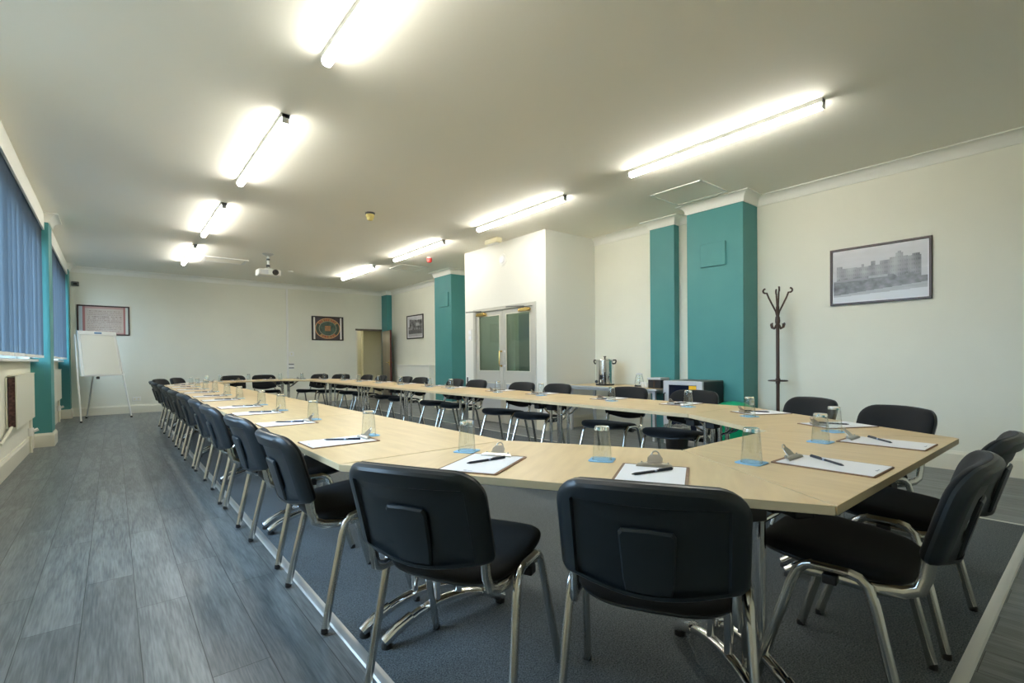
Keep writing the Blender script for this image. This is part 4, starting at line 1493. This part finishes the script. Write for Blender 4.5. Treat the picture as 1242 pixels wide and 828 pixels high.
def make_cup():
    t = thing('white_cup', '', 'cup')
    MB().lathe([(0.024, 0), (0.028, 0.004), (0.037, 0.035), (0.041, 0.072), (0.038, 0.072), (0.034, 0.035), (0.024, 0.008), (0.001, 0.007)], n=24).build('bowl', M_white, t)
    MB().tube([(0.038, 0, 0.060), (0.058, 0, 0.056), (0.060, 0, 0.036), (0.036, 0, 0.024)], 0.0045, 8).build('handle', M_white, t)
    return t


cup0 = make_cup()
cups = [((5.80, 4.185, 0.70), 'white cup on the side table, next to the glass jug'), ((5.76, 4.09, 0.70), 'white cup on the side table, next to the black coffee maker'), ((5.93, 4.13, 0.70), 'white cup behind the other two on the side table')]
for i, (p, lab) in enumerate(cups):
    o = cup0 if i == 0 else copy_tree(cup0)
    place(o, p, 0.8 * i, lab, 'cup', 'white cups on the side table')
t = thing('coffee_maker', 'black coffee maker with a silver top on the side table', 'coffee maker', (5.78, 3.93, 0.70))
MB().box((-0.09, -0.10, 0), (0.10, 0.10, 0.115)).build('body', M_black, t, bevel=0.008)
MB().box((-0.10, -0.11, 0.115), (0.11, 0.11, 0.145)).build('top', M_silver, t, bevel=0.008)
MB().box((-0.096, -0.012, 0.01), (-0.088, 0.012, 0.105)).build('centre_trim', M_brown, t)

# ------------------------------------------------------------------ glass-fronted fridge
t = thing('drinks_fridge', 'small black fridge with a silver framed glass door and yellow sticker', 'fridge', (5.42, 3.345, 0))
MB().box((0.045, -0.265, 0.02), (0.51, 0.265, 0.815)).build('cabinet', M_black, t, bevel=0.006)
MB().box((0.05, -0.26, 0.815), (0.51, 0.26, 0.826)).build('top_panel', mat('grey_plastic'), t, bevel=0.003)
mb = MB()
mb.box((0, -0.265, 0.03), (0.04, -0.19, 0.825)).box((0, 0.19, 0.03), (0.04, 0.265, 0.825)).box((0, -0.19, 0.775), (0.04, 0.19, 0.825)).box((0, -0.19, 0.03), (0.04, 0.19, 0.10))
dr = mb.build('door', M_silver, t, bevel=0.005)
MB().box((0.012, -0.19, 0.10), (0.02, 0.19, 0.775)).build('door_glass', mat('dark_fridge_glass', (0.012, 0.016, 0.03), 0.05), dr)
MB().box((0.006, -0.183, 0.69), (0.0118, -0.088, 0.77)).build('yellow_sticker', M_yellow, dr)
MB().tube([(-0.004, 0.235, 0.52), (-0.03, 0.235, 0.53), (-0.03, 0.235, 0.66), (-0.004, 0.235, 0.67)], 0.008, 8).build('door_handle', M_black, dr)
for sx in (0.08, 0.47):
    for sy in (-0.22, 0.22):
        MB().lathe([(0.018, 0), (0.018, 0.02)], (sx, sy, 0), 10).build('foot', M_black, t)

# green bin and lined waste basket
t = thing('recycling_bin', 'bright green plastic bin with a domed lid below the wide column', 'bin', (5.68, 2.83, 0))
MB().lathe([(0.155, 0), (0.165, 0.01), (0.19, 0.48), (0.198, 0.49), (0.198, 0.505), (0.188, 0.505)], n=36).build('body', M_green, t)
MB().lathe([(0.202, 0.495), (0.202, 0.515), (0.18, 0.545), (0.12, 0.575), (0.05, 0.588), (0.001, 0.59)], n=36).build('lid', M_green, t)

t = thing('waste_basket', 'black waste basket with a clear crumpled liner beside the fridge', 'bin', (5.15, 3.25, 0))
MB().lathe([(0.11, 0), (0.115, 0.005), (0.145, 0.30), (0.141, 0.30), (0.112, 0.012), (0.001, 0.01)], n=28).build('basket', M_black, t)
rnd = random.Random(4)
rings = []
for i, (r, z) in enumerate(((0.150, 0.20), (0.156, 0.25), (0.155, 0.305), (0.142, 0.315), (0.13, 0.27), (0.12, 0.18))):
    rings.append([((r + rnd.uniform(-0.008, 0.008)) * cos(2 * pi * k / 30), (r + rnd.uniform(-0.008, 0.008)) * sin(2 * pi * k / 30), z + rnd.uniform(-0.012, 0.012)) for k in range(30)])
MB().rings(rings, False, False).build('bin_liner', mat('clear_polythene', (0.75, 0.8, 0.8), 0.15, 0, 0.6, Transmission_Weight=0.75, IOR=1.2), t, sharp=20)
